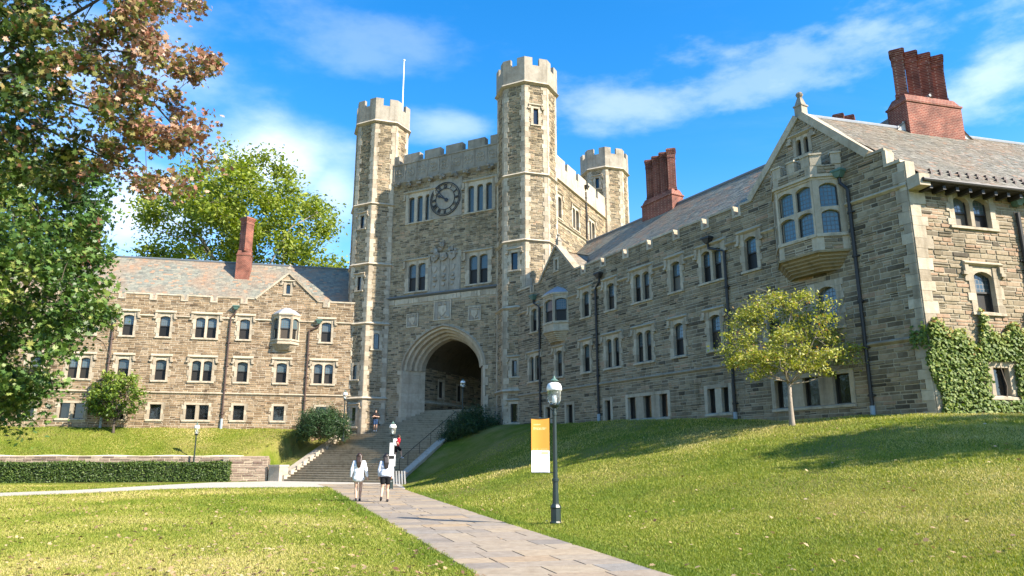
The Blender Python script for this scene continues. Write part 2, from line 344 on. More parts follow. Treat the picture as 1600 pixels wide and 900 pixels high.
M_LEAF_BOX = leaf_mat('hedge_leaves', [(0, (0.03, 0.06, 0.015)), (0.5, (0.075, 0.125, 0.025)), (1, (0.16, 0.21, 0.045))], 0.25)
M_LEAF_DARK = leaf_mat('yew_needles', [(0, (0.012, 0.035, 0.012)), (0.6, (0.03, 0.07, 0.022)), (1, (0.06, 0.11, 0.03))], 0.15)
M_LEAF_IVY = leaf_mat('ivy_leaves', [(0, (0.075, 0.125, 0.025)), (0.5, (0.17, 0.23, 0.04)), (0.85, (0.29, 0.31, 0.065)), (1, (0.35, 0.18, 0.06))], 0.25, 0.6)
M_LEAF_DRY = leaf_mat('fallen_leaf', [(0, (0.14, 0.07, 0.035)), (0.5, (0.36, 0.24, 0.12)), (1, (0.50, 0.39, 0.22))], 0.15)
M_GRASS_BL = leaf_mat('grass_blades', [(0, (0.11, 0.17, 0.016)), (0.4, (0.21, 0.255, 0.026)), (0.7, (0.36, 0.34, 0.07)), (1, (0.58, 0.48, 0.20))], 0.3, 0.65)
def b_ground(nt, N, L, bs):
    tc = N.new('ShaderNodeTexCoord')
    a = tex_noise(N, L, 0.22, 6, 0.65, tc=tc); b = tex_noise(N, L, 1.6, 6, 0.7, tc=tc); c = tex_noise(N, L, 17.0, 6, 0.75, tc=tc)
    g = mixc(N, L, maprange(N, L, b, 0.3, 0.7), (0.11, 0.165, 0.016), (0.21, 0.235, 0.03))
    dry = maprange(N, L, a, 0.47, 0.66); g = mixc(N, L, dry, g, (0.30, 0.255, 0.085))
    f = maprange(N, L, b, 0.60, 0.78, 0, 0.5); g = mixc(N, L, f, g, (0.40, 0.32, 0.14))
    g = mixc(N, L, maprange(N, L, c, 0.36, 0.68, 0.0, 0.7), g, (0.42, 0.45, 0.36), 'MULTIPLY')
    L.new(g, bs.inputs['Base Color']); bs.inputs['Roughness'].default_value = 0.95; bs.inputs['Specular IOR Level'].default_value = 0.1
    bump(N, L, bs, c, 1.0, 0.08)
M_GROUND = mat('lawn_ground', b_ground)
M_FLAG = stone_mat('flagstone', [(0.0, (0.25, 0.22, 0.19)), (0.35, (0.33, 0.275, 0.215)), (0.65, (0.38, 0.31, 0.225)), (0.85, (0.40, 0.29, 0.18)), (1.0, (0.27, 0.255, 0.235))], 0.8, (0.85, 0.82, 0.78), 1.5, 6, 0.2)
M_CONC = stone_mat('pale_concrete', [(0.0, (0.47, 0.44, 0.39)), (1.0, (0.50, 0.47, 0.42))], 0.85, (0.85, 0.83, 0.8), 0.8, 12, 0.1)
M_JOINT = plain('dark_joint', (0.14, 0.12, 0.095), 0.95)

# ------------------------------------------------------------------ plan of the place (metres, camera at the origin)
VL, VR = np.array([-12.1, 59.0]), np.array([1.0, 52.2]); TAZ = 117.4
OS = 1.83; ORC = OS / 2 / math.sin(math.pi / 8)            # turret octagon: side, circumradius
CL_ = VL - ORC * D2(TAZ + 67.5)
FT = Frame(CL_ + D2(TAZ + 90) * 0.85, TAZ)                  # gate tower front wall
FW = Frame((0.485, 52.47), 150.0)                           # shaded range on the right
CORNER = FW.P + FW.d * 29.9
FE = Frame(CORNER, 75.5)                                    # its sunlit end
FL = Frame((-13.5, 60.5), 77.0)                             # range on the left
TUR = [(0.0, 0.85), (14.76, 0.85), (14.45, 20.1), (0.0, 20.1)]
STEP_N, STEP_R, STEP_T, STEP_Y0, STEP_W = 34, 0.158, 0.31, -8.62, 9.6
def seg_dist(x, y, pts):
    best = np.full(x.shape, 1e9); par = np.zeros(x.shape); acc = 0.0; side = np.zeros(x.shape)
    for (ax, ay), (bx, by) in zip(pts[:-1], pts[1:]):
        dx, dy = bx - ax, by - ay; l = math.hypot(dx, dy)
        t = np.clip(((x - ax) * dx + (y - ay) * dy) / (l * l), 0, 1)
        d = np.hypot(x - ax - t * dx, y - ay - t * dy); m = d < best
        best = np.where(m, d, best); par = np.where(m, acc + t * l, par)
        side = np.where(m, dx * (y - ay) - dy * (x - ax), side); acc += l
    return best, par, side
_sr = FT.pt(STEP_W + 0.35, STEP_Y0, 0)[:2]
TOE = [(16.0, -40.0), (2.45, 10.2), (-0.3, 20.25), (-4.6, 36.2), (-6.6, 44.5), (_sr[0] + 0.3, _sr[1] - 0.2)]
_top = FT.pt(STEP_W + 0.35, 0.0, 0)[:2]
BASE = [tuple(_top), tuple(FW.P), tuple(CORNER), tuple(FE.pt(60, 0, 0)[:2])]
_l0 = math.dist(BASE[0], BASE[1]); _l1 = 29.9
def ground_z(x, y):
    x = np.asarray(x, float); y = np.asarray(y, float)
    dt, _, st = seg_dist(x, y, TOE); db, pb, sb = seg_dist(x, y, BASE)
    base = np.interp(pb, [0, _l0, _l0 + 12, _l0 + 20, _l0 + 24, _l0 + _l1, _l0 + _l1 + 60], [4.0, 3.92, 3.62, 3.4, 3.12, 3.06, 3.2])
    db = np.maximum(db - 0.6, 0)
    t = dt / (dt + db + 1e-6); sm = t * t * (3 - 2 * t); h = base * (0.55 * sm + 0.45 * t)
    inside = st < 0                                          # right of the toe line when walking away from the camera
    h = np.where(inside, h, 0.0)
    h = np.where((sb > 0) & inside, base, h)                 # behind the building line
    # slope beside the steps, dropped under them
    u = (x - FT.P[0]) * FT.d[0] + (y - FT.P[1]) * FT.d[1]; v = (x - FT.P[0]) * FT.i[0] + (y - FT.P[1]) * FT.i[1]
    stair = np.clip((v - STEP_Y0) / STEP_T * STEP_R, 0, 4.3)
    k = np.clip((u - STEP_W) / 4.0, 0, 1); beside = (u > STEP_W - 0.2) & (u < STEP_W + 4.0) & (v > STEP_Y0 - 0.1) & (v < 1)
    h = np.where(beside, np.minimum(h * k + (stair - 0.02) * (1 - k), np.maximum(h, stair - 0.02)), h)
    under = (u < STEP_W - 0.15) & (v > STEP_Y0 + 0.6) & (v < 30)
    h = np.where(under, -0.3, h)
    bumps = 0.05 * np.sin(x * 0.9 + 0.3 * y) * np.sin(y * 0.6 - 0.2 * x) + 0.03 * np.sin(x * 2.1 + 1.3) * np.sin(y * 1.7)
    return np.where(inside & (sb <= 0), h + bumps * np.clip(h, 0, 1), h)
def gz(x, y): return float(ground_z(np.array([x]), np.array([y]))[0])

def grid_mesh(name, X, Y, Z):
    n, m = X.shape; me = bpy.data.meshes.new(name)
    v = np.stack([X.ravel(), Y.ravel(), Z.ravel()], 1)
    i = np.arange((n - 1) * (m - 1)); r, c = i // (m - 1), i % (m - 1); a = r * m + c
    f = np.stack([a, a + 1, a + m + 1, a + m], 1)
    me.vertices.add(len(v)); me.vertices.foreach_set('co', v.ravel())
    me.loops.add(f.size); me.loops.foreach_set('vertex_index', f.ravel())
    me.polygons.add(len(f)); me.polygons.foreach_set('loop_start', np.arange(len(f)) * 4)
    me.polygons.foreach_set('use_smooth', np.ones(len(f), bool)); me.update(); me.validate(); return me
xs = np.concatenate([[-900, -400, -200, -110, -75, -58], np.arange(-48, 34.01, 0.4), [38, 46, 60, 90, 160, 350, 900]])
ys = np.concatenate([[-300, -120, -60, -30, -14, -6], np.arange(0, 66.01, 0.4), [72, 84, 110, 170, 320, 700, 1500]])
GX, GY = np.meshgrid(xs, ys)
tag(link('ground', grid_mesh('ground', GX, GY, ground_z(GX, GY)), M_GROUND), kind='structure')

# raised lawn in front of the left range, held by the garden wall
QW = 6.1                                                    # distance of the garden wall from the range
def upper_z(u, q):                                          # q metres out from the wall of the range
    t = np.clip((q - 0.7) / (QW - 0.7), 0, 1); z = 3.93 - (3.93 - 1.72) * (0.75 * t + 0.25 * t * t)
    drop = np.clip((u + 6.6) / 3.4, 0, 1) * np.clip((q - 2.0) / 4.1, 0, 1) * 1.05
    return z - drop + 0.03 * np.sin(u * 1.7) * np.sin(q * 1.9)
uu = np.arange(-44, 2.6, 0.4); qq = np.concatenate([[-1.0], np.arange(0, QW - 0.15, 0.3), [QW - 0.12]])
UU, QQ = np.meshgrid(uu, qq)
WX = FL.P[0] + FL.d[0] * UU - FL.i[0] * QQ; WY = FL.P[1] + FL.d[1] * UU - FL.i[1] * QQ
WZ = upper_z(UU, QQ)
tu = (WX - FT.P[0]) * FT.d[0] + (WY - FT.P[1]) * FT.d[1]; tv = (WX - FT.P[0]) * FT.i[0] + (WY - FT.P[1]) * FT.i[1]
stair = np.clip((tv - STEP_Y0) / STEP_T * STEP_R, 0.0, 9)
WZ = np.where(tu > -2.6, np.minimum(WZ, stair + 0.12), WZ)  # falls with the steps beside them
WZ = np.where(tu > -0.25, np.minimum(WZ, stair - 0.7), WZ)
me = grid_mesh('raised_lawn', WX, WY, WZ); me.flip_normals() if me.polygons[5].normal.z < 0 else None
tag(link('raised_lawn', me, M_GROUND), kind='structure')

# ------------------------------------------------------------------ paths
PATH_L = [(2.35, 0.0), (-0.47, 10.19), (-2.59, 17.09), (-6.3, 29.0), (-10.06, 41.05), (-12.1, 46.4)]
PATH_R = [(4.95, 0.0), (2.08, 10.19), (-0.69, 20.25), (-4.93, 36.16), (-6.1, 41.0), (-7.6, 48.2)]
def lerp_poly(P, t):                                        # by y
    return float(np.interp(t, [p[1] for p in P], [p[0] for p in P]))
pb = MB()
ysr = np.arange(0, 46.01, 1.0)
for a, b in zip(ysr[:-1], ysr[1:]):
    pb.add([(lerp_poly(PATH_L, a) - .03, a, 0.006), (lerp_poly(PATH_R, a) + .03, a, 0.006), (lerp_poly(PATH_R, b) + .03, b, 0.006), (lerp_poly(PATH_L, b) - .03, b, 0.006)], [(0, 1, 2, 3)])
path = tag(link('path', pb.mesh('path'), M_JOINT), kind='structure')
# flagstones: courses square to the path
PD = np.array([-9.9, 36.0]); PD /= np.linalg.norm(PD); PN = np.array([PD[1], -PD[0]])
def path_edge(t):
    c = np.array([1.9, 6.0]) + PD * t
    def hit(P):
        best = None
        for (ax, ay), (bx, by) in zip(P[:-1], P[1:]):
            A = np.array([[PN[0], -(bx - ax)], [PN[1], -(by - ay)]])
            s_, k = np.linalg.solve(A, np.array([ax, ay]) - c)
            if -0.05 <= k <= 1.05: best = s_
        return best
    return c, hit(PATH_L), hit(PATH_R)
t = 0.0; rs = random.Random(3)
while t < 41.5:
    h = rs.choice([0.55, 0.7, 0.75, 0.9]); c0, l0, r0 = path_edge(t); c1, l1, r1 = path_edge(t + h)
    if None not in (l0, r0, l1, r1):
        w = (r0 - l0); cuts = [0.0]
        while cuts[-1] < 0.999:
            step = rs.uniform(0.55, 1.25) / w; nx = cuts[-1] + step
            cuts.append(1.0 if nx > 1 - 0.4 / w else nx)
        for a, b in zip(cuts[:-1], cuts[1:]):
            j = 0.011; mb = MB(); tint = rs.random(); z = 0.022 + rs.uniform(-.003, .003); pts = []
            for cc, l, r_, f, dy in ((c0, l0, r0, a, j), (c0, l0, r0, b, j), (c1, l1, r1, b, -j), (c1, l1, r1, a, -j)):
                s_ = l + (r_ - l) * f; s_ += j if f == a else -j
                q = cc + PN * s_ + PD * dy; pts.append((q[0], q[1]))
            mb.prism_xy(pts, -0.02, z, tint); link('flagstone', mb.mesh('flagstone'), M_FLAG, path)
    t += h
# concrete cross path, passing the foot of the steps
cp = MB(); top_e = [(-37.0, 22.0), (-23.72, 34.79), (-20.28, 47.3), (-17.6, 51.5), (-16.9, 53.3), (-12.0, 50.9), (-7.4, 48.65)]
A = [(-60, 27), (-23.72, 34.9), (-22.0, 41.0), (-19.6, 48.2), (-18.2, 52.7), (-16.3, 53.4), (-7.6, 48.95)]
B = [(-60, 24), (-21.26, 31.6), (-18.9, 36.4), (-15.2, 40.8), (-12.3, 41.4), (-10.3, 41.6), (-6.1, 41.6)]
A = [at_z(px, py)[:2] for px, py in ((-120, 772.5), (0, 770.5), (120, 766), (250, 758.5), (330, 754.2), (410, 752.6))] + [FT.pt(-1.2, STEP_Y0 + 0.3, 0)[:2], FT.pt(STEP_W + 0.4, STEP_Y0 + 0.3, 0)[:2]]
B = [at_z(px, py)[:2] for px, py in ((-120, 779.5), (0, 776.2), (120, 771.5), (250, 765.0), (330, 762.8), (410, 762.0))] + [at_z(520, 761.6)[:2], at_z(634, 764.5)[:2]]
for k in range(len(A) - 1):
    cp.add([(*B[k], 0.014), (*B[k + 1], 0.014), (*A[k + 1], 0.014), (*A[k], 0.014)], [(0, 1, 2, 3)])
tag(link('cross_path', cp.mesh('cross_path'), M_CONC), kind='structure')

# ------------------------------------------------------------------ flight of steps up to the arch
stairs = empty('staircase', FT.pt(4.8, STEP_Y0, 0), 'broad brown stone steps climbing from the path to the arch', 'staircase')
for i in range(STEP_N):
    y0 = STEP_Y0 + STEP_T * i; z1 = STEP_R * (i + 1)
    u0, u1 = 0.0, STEP_W
    if y0 > -1.9: u0 = 2.3 if y0 < 0.0 else 3.75 + min(1.2, 0.75 * y0)
    if y0 > -2.2: u1 = STEP_W + 1.9
    if y0 > 0.0: u1 = 11.4 - min(1.2, 0.75 * y0)
    mb = MB(FT); mb.box(u0, u1, y0, y0 + (STEP_T + 0.25 if i < STEP_N - 1 else 14.0), z1 - STEP_R - 0.02, z1 - 0.055, 0.15 + 0.3 * random.random())
    mb.box(u0, u1, y0 - 0.028, y0 + (STEP_T + 0.2 if i < STEP_N - 1 else 13.9), z1 - 0.055, z1, 0.45 + 0.5 * random.random())
    part('step', mb, M_STEP, stairs)
SL = STEP_R / STEP_T
def cheek(u0, u1, y_end, name, lift):
    mb = MB(FT); n = int((y_end - STEP_Y0) / 1.55)
    mb.F = FT; prof = [(STEP_Y0 - 0.02, -0.2), (y_end, -0.2), (y_end, (y_end - STEP_Y0) * SL + lift), (STEP_Y0 + 0.55, 0.55 * SL + lift), (STEP_Y0 - 0.02, 0.55 * SL + lift)]
    mb.profile_x(prof, u0, u1, 0.5); c = part('cheek_wall', mb, M_COPE, stairs)
    for k in range(n):
        ya = STEP_Y0 + 0.55 + (y_end - STEP_Y0 - 0.55) * k / n; yb = STEP_Y0 + 0.55 + (y_end - STEP_Y0 - 0.55) * (k + 1) / n - 0.012
        za, zb = (ya - STEP_Y0) * SL + lift + 0.004, (yb - STEP_Y0) * SL + lift + 0.004
        m = MB(FT); m.profile_x([(ya, za), (yb, zb), (yb, zb + 0.11), (ya, za + 0.11)], u0 - 0.05, u1 + 0.05, random.random()); part('coping_stone', m, M_COPE, c)
cheek(-0.62, -0.02, STEP_Y0 + 7.0, 'cheek', 0.22)
cheek(STEP_W + 0.01, STEP_W + 0.5, STEP_Y0 + 7.2, 'cheek', 0.10)
mb = MB(FT)                                                 # zigzag plinth under the left cheek, one tooth for two steps
for k in range(11):
    ya = STEP_Y0 + 0.62 * k; mb.box(-0.012, 0.16, ya - 0.03, ya + 0.66, ya * 0 + max(0, SL * 0.62 * k - 0.2), SL * 0.62 * (k + 1) + 0.10, random.random())
part('toothed_string', mb, M_COPE, stairs)
mb = MB(FT); mb.box(-1.05, -0.02, STEP_Y0 - 0.35, STEP_Y0 + 0.5, -0.2, 1.0, 0.35); nw = part('newel_block', mb, M_COPE, stairs)
mb = MB(FT); mb.box(-1.1, 0.02, STEP_Y0 - 0.40, STEP_Y0 + 0.56, 1.0, 1.13, 0.9); part('newel_cap', mb, M_COPE, nw)
def handrail(u, ya, yb, label, posts=4, h=0.92):
    zt = lambda y: max(0.0, (y - STEP_Y0) * SL)
    o = empty('handrail', FT.pt(u, ya, zt(ya)), label, 'handrail')
    m = MB(FT); m.tube([(u, ya - 0.25, zt(ya) + 0.05), (u, ya - 0.28, zt(ya) + h - 0.1), (u, ya, zt(ya) + h), (u, yb, zt(yb) + h), (u, yb + 0.35, zt(yb) + h + 0.02)], 0.024, 6); part('rail', m, M_PIPE, o)
    for k in range(posts):
        y = ya + (yb - ya) * (k + 0.5) / posts if posts > 1 else yb
        m = MB(FT); m.tube([(u, y, zt(y) - 0.05), (u, y, zt(y) + h)], 0.020, 6); part('post', m, M_PIPE, o)
handrail(9.25, STEP_Y0 + 1.4, STEP_Y0 + 8.2, 'dark iron handrail with posts along the right side of the steps', 5)
handrail(7.5, STEP_Y0 + 0.25, STEP_Y0 + 1.2, 'short dark handrail at the foot of the steps behind the two walking women', 1, 0.85)

# ------------------------------------------------------------------ walling
def scan(poly, z):                                          # intervals of a polygon in (x,z) at height z
    xs_ = []
    n = len(poly)
    for i in range(n):
        (x0, z0), (x1, z1) = poly[i], poly[(i + 1) % n]
        if (z0 <= z < z1) or (z1 <= z < z0): xs_.append(x0 + (z - z0) / (z1 - z0) * (x1 - x0))
    xs_.sort(); return list(zip(xs_[::2], xs_[1::2]))
def subtract(iv, cuts):
    for a, b in cuts:
        o = []
        for x0, x1 in iv:
            if b <= x0 or a >= x1: o.append((x0, x1)); continue
            if a > x0: o.append((x0, a))
            if b < x1: o.append((b, x1))
        iv = o
    return iv
class Building:
    def __init__(s, name, loc, label, cat, m_stone, m_mortar, singles=0):
        s.root = empty(name, loc, label, cat); s.stones = []; s.back = MB(); s.ms, s.mm, s.singles = m_stone, m_mortar, singles
        s.wallpart = None
    def finish(s):
        w = part('wall', s.back, s.mm, s.root)
        st = s.stones
        if s.singles:
            def key(q):
                F, u0, u1, z0, z1, pr, ti = q; p = np.array(F.pt((u0 + u1) / 2, 0, (z0 + z1) / 2)); x, y, c = project(p)
                return (u1 - u0) * (z1 - z0) / (c * c) if (0 < x < 1600 and 0 < y < 900) else 0
            st = sorted(st, key=key, reverse=True)
            for q in st[:s.singles]:
                m = MB(); stone_into(m, q); c = np.mean(np.array(m.v), 0)
                link('stone', m.mesh('stone', c), s.ms, w, tuple(c - np.array(s.root.location)))
            st = st[s.singles:]
        m = MB()
        for q in st: stone_into(m, q)
        part('stonework', m, s.ms, w, kind='stuff')
        s.wallpart = w
def stone_into(m, q):
    F, u0, u1, z0, z1, pr, ti = q; j = min(0.016, 0.12 * (z1 - z0)); rd = random.uniform
    m.F = F
    fr = [(u0 + rd(0, j), -pr + rd(-.006, .006), z0 + rd(0, j)), (u1 - rd(0, j), -pr + rd(-.006, .006), z0 + rd(0, j)), (u1 - rd(0, j), -pr + rd(-.006, .006), z1 - rd(0, j)), (u0 + rd(0, j), -pr + rd(-.006, .006), z1 - rd(0, j))]
    e = 0.008
    bk = [(u0 - e, 0.02, z0 - e), (u1 + e, 0.02, z0 - e), (u1 + e, 0.02, z1 + e), (u0 - e, 0.02, z1 + e)]
    m.add(fr + bk, [(0, 1, 2, 3), (4, 5, 1, 0), (5, 6, 2, 1), (6, 7, 3, 2), (7, 4, 0, 3)], ti)
def lay_stones(F, poly, excl, out, hmin=0.10, hmax=0.23, lmin=0.28, lmax=0.95, joint=0.024, seed=1, bias=0.0, proud=0.028):
    rs = random.Random(seed); z = min(p[1] for p in poly); zt = max(p[1] for p in poly)
    while z < zt - 0.05:
        h = rs.uniform(hmin, hmax); z1 = min(z + h, zt); zm = (z + z1) / 2
        iv = scan(poly, zm)
        cuts = [(a, b) for a, b, c, d in excl if min(d, z1) - max(c, z) > 0.3 * (z1 - z)]
        for a, b in subtract(iv, cuts):
            x = a
            while b - x > 0.06:
                w = rs.uniform(lmin, lmax) * (0.75 if h < 0.13 else 1.0)
                if b - (x + w) < lmin * 0.6: w = b - x
                ti = min(1, max(0, rs.betavariate(2.6, 2.4) + bias)) if rs.random() > 0.07 else rs.choice((0.08, 0.14, 0.97))
                pr = proud + rs.uniform(-0.012, 0.016)
                if h > 0.17 and rs.random() < 0.28:
                    zs = z + (z1 - z) * rs.uniform(0.4, 0.6)
                    out.append((F, x + joint / 2, x + w - joint / 2, z + joint / 2, zs - joint / 2, pr, ti))
                    out.append((F, x + joint / 2, x + w - joint / 2, zs + joint / 2, z1 - joint / 2, pr, rs.random()))
                else: out.append((F, x + joint / 2, x + w - joint / 2, z + joint / 2, z1 - joint / 2, pr, ti))
                x += w
        z = z1
def in_poly(px, py, poly):
    inside = np.zeros(px.shape, bool); n = len(poly)
    for i in range(n):
        (x0, y0), (x1, y1) = poly[i], poly[(i + 1) % n]
        c = ((y0 > py) != (y1 > py)) & (px < (x1 - x0) * (py - y0) / (y1 - y0 + 1e-9) + x0); inside ^= c
    return inside
def slab(mb, F, poly, holes, thick, through=()):            # wall plate with openings
    mb.F = F
    def plate(y, hs, flip):
        vs_ = []; es = []
        for loop in [poly] + list(hs):
            b0 = len(vs_); vs_ += [Vector(p_) for p_ in loop]; es += [(b0 + i, b0 + (i + 1) % len(loop)) for i in range(len(loop))]
        ov, _, of, *_r = delaunay_2d_cdt(vs_, es, [], 0, 1e-4)
        tri = np.array([list(f)[:3] for f in of]); P_ = np.array([(v.x, v.y) for v in ov]); c = P_[tri].mean(1)
        k = in_poly(c[:, 0], c[:, 1], poly)
        for h in hs: k &= ~in_poly(c[:, 0], c[:, 1], h)
        tri = tri[k]; A_, B_, C_ = P_[tri[:, 0]], P_[tri[:, 1]], P_[tri[:, 2]]
        cw = ((B_ - A_)[:, 0] * (C_ - A_)[:, 1] - (B_ - A_)[:, 1] * (C_ - A_)[:, 0] < 0) ^ flip
        tri[cw] = tri[cw][:, [0, 2, 1]]
        mb.add([(p_[0], y, p_[1]) for p_ in P_], [tuple(int(i) for i in t_) for t_ in tri])
    plate(0.0, holes, False); plate(thick, through, True)
    n = len(poly)
    mb.add([(x, 0, z) for x, z in poly] + [(x, thick, z) for x, z in poly], [(i, n + i, n + (i + 1) % n, (i + 1) % n) for i in range(n)])
class Facade:
    def __init__(s, B, F, poly, thick=0.42, **kw):
        s.B, s.F, s.poly, s.thick, s.kw = B, F, poly, thick, kw; s.holes = []; s.excl = []; s.through = []
    def hole(s, x0, x1, z0, z1): s.holes.append([(x0, z0), (x1, z0), (x1, z1), (x0, z1)])
    def block(s, x0, x1, z0, z1): s.excl.append((x0, x1, z0, z1))
    def build(s):
        slab(s.B.back, s.F, s.poly, s.holes, s.thick, s.through)
        lay_stones(s.F, s.poly, s.excl, s.B.stones, **s.kw)
    def string(s, z, x0, x1, h=0.16, p=0.12, m=None, name='string_course'):
        mb = MB(s.F); mb.profile_x([(0.05, z - h * 0.55), (-0.03, z - h * 0.55), (-p, z - h * 0.1), (-p, z + h * 0.1), (-0.03, z + h * 0.5), (0.05, z + h * 0.5)], x0, x1, random.random())
        s.block(x0, x1, z - h * 0.5, z + h * 0.45); return part(name, mb, m or M_DRESS, s.B.root)
QUOIN_COUNT = [0]
def quoins(fac, x, sgn, z0, z1, wa=0.34, wb=0.60, h=0.36, wrap=None, seed=0, single=True, mt=None, ret=0.36, phase=0):
    """toothed corner blocks on a facade edge x growing towards sgn"""
    rs = random.Random(seed); z = z0; k = phase; joined = MB(fac.F)
    while z < z1 - 0.1:
        hh = min(h * rs.uniform(0.8, 1.2), z1 - z);
        if z1 - z - hh < 0.15: hh = z1 - z
        w = (wa if k % 2 else wb) * rs.uniform(0.9, 1.15); a, b = (x, x + w) if sgn > 0 else (x - w, x)
        fac.block(a, b, z, z + hh); mb = MB(fac.F) if single else joined
        mb.box(a + 0.004 + (0 if sgn > 0 else .006), b - 0.004, -0.042 - rs.uniform(0, .006), 0.03, z + 0.005, z + hh - 0.005, rs.random())
        if single: part('quoin', mb, mt or M_DRESS, fac.B.root)
        z += hh; k += 1
    if not single: part('quoin_strip', joined, mt or M_DRESS, fac.B.root)

# ------------------------------------------------------------------ windows
def arch_curve(x0, x1, zs, rise, n=8):
    c, a = (x0 + x1) / 2, (x1 - x0) / 2; out = []
    for k in range(n + 1):
        t_ = math.pi * k / n; x = c - a * math.cos(t_); s_ = abs(math.sin(t_))
        out.append((x, zs + rise * (0.88 * s_ ** 0.8 + 0.12 * (1 - abs(math.cos(t_))))))
    return out
WIN_CACHE = {}
def window_meshes(n, lw, h, arched, mull, sw, tooth, hood, transom, depth, glass_split, head):
    key = (n, lw, h, arched, mull, sw, tooth, hood, transom, depth, glass_split, head)
    if key in WIN_CACHE: return WIN_CACHE[key]
    W = n * lw + (n - 1) * mull; x0 = -W / 2; P = -0.05; rs = random.Random(str(key))
    s = MB(); ex = []
    zt = h + head
    for sg in (-1, 1):                                       # jambs
        if tooth:
            z = -0.02; k = rs.randint(0, 1)
            while z < zt - 0.05:
                hh = min(rs.uniform(0.26, 0.5), zt - z)
                if zt - z - hh < 0.12: hh = zt - z
                w = sw + (tooth * rs.uniform(0.7, 1.1) if k % 2 else 0)
                a, b = (x0 - w, x0) if sg < 0 else (W / 2, W / 2 + w)
                s.box(a, b, P, depth, z + 0.003, z + hh - 0.003, rs.random()); ex.append((a, b, z, z + hh)); z += hh; k += 1
        else:
            a, b = (x0 - sw, x0) if sg < 0 else (W / 2, W / 2 + sw)
            s.box(a, b, P, depth, 0, zt, rs.random()); ex.append((a, b, 0, zt))
    levels = [(0, h)] if not transom else [(0, transom - 0.07), (transom + 0.07, h)]
    for i in range(n):
        a = x0 + i * (lw + mull); b = a + lw
        if i < n - 1: s.box(b, b + mull, P + 0.03, depth - 0.02, 0, zt - 0.02, rs.random())
        for (za, zb) in levels:
            if arched:
                rise = min(arched, lw * 0.45); cur = arch_curve(a, b, zb - rise, rise)
                top = zb + 0.02 if zb < h else zt - 0.01
                q = [(x, P + 0.035, z) for x, z in cur] + [(x, depth - 0.03, z) for x, z in cur] + [(x, P + 0.035, top) for x, z in cur]
                m = len(cur); f = []
                for k in range(m - 1): f += [(k, k + 1, 2 * m + k + 1, 2 * m + k), (k + 1, k, m + k, m + k + 1)]
                s.add(q, f, 0.5)
        if transom: s.box(a - .001, b + .001, P + 0.04, depth - 0.03, transom - 0.07, transom + 0.07, 0.6)
    s.box(x0 - .001, W / 2 + .001, P + (0.032 if arched else 0.0), depth, h + 0.001, zt, rs.random())   # head
    ex.append((x0, W / 2, -0.02, zt))
    sill = MB(); sill.profile_x([(-0.11, -0.15), (depth, -0.15), (depth, 0.0), (0.02, 0.004), (-0.11, -0.05)], x0 - sw - (0.05 if tooth else 0.0), W / 2 + sw + (0.05 if tooth else 0.0), 0.8)
    ex.append((x0 - sw, W / 2 + sw, -0.17, 0.0))
    hd = None
    if hood:
        hd = MB(); e = W / 2 + sw + 0.10; zz = zt + 0.10; pr = [(0.02, zz - 0.09), (-0.05, zz - 0.09), (-0.16, zz - 0.02), (-0.16, zz + 0.02), (-0.04, zz + 0.10), (0.02, zz + 0.10)]
        hd.profile_x(pr, -e - 0.09, e + 0.09, 0.6)
        for sg in (-1, 1):
            hd.box(sg * e - 0.085, sg * e + 0.085, -0.14, 0.02, zz - hood, zz - 0.091, 0.5)
            hd.box(sg * e - 0.11 + sg * 0.07, sg * e + 0.11 + sg * 0.07, -0.15, 0.02, zz - hood - 0.13, zz - hood - 0.001, 0.4)
        ex.append((-e - 0.1, e + 0.1, zt, zz + 0.1))
    panes = []
    for i in range(n):
        a = x0 + i * (lw + mull); b = a + lw; mid = h * glass_split
        if glass_split:
            u = MB(); u.add([(a - .02, depth - 0.09, mid), (b + .02, depth - 0.09, mid), (b + .02, depth - 0.07, h + .02), (a - .02, depth - 0.07, h + .02)], [(0, 1, 2, 3)])
            l = MB(); l.add([(a - .02, depth - 0.05, -.02), (b + .02, depth - 0.05, -.02), (b + .02, depth - 0.05, mid), (a - .02, depth - 0.05, mid)], [(0, 1, 2, 3)])
            panes += [('pane', u.mesh('pane'), M_GLASS_U), ('pane', l.mesh('pane'), M_SCREEN if glass_split > 0.3 else M_GLASS_L)]
        else:
            l = MB(); l.add([(a - .02, depth - 0.07, -.02), (b + .02, depth - 0.07, -.02), (b + .02, depth - 0.055, h + .02), (a - .02, depth - 0.055, h + .02)], [(0, 1, 2, 3)])
            panes.append(('pane', l.mesh('pane'), M_GLASS_U if arched else M_GLASS_L))
        sa = MB()
        for xa, xb, za, zb in ((a, a + .045, 0, h), (b - .045, b, 0, h), (a + .0451, b - .0451, 0, .05)) + (((a + .0451, b - .0451, mid - .035, mid + .035),) if glass_split else ()):
            sa.box(xa, xb, depth - 0.12, depth - 0.03, za, zb)
        panes.append(('sash', sa.mesh('sash'), M_SASH))
    r_ = (s.mesh('window'), sill.mesh('sill'), hd.mesh('hood_mould') if hd else None, panes, ex, W)
    WIN_CACHE[key] = r_; return r_
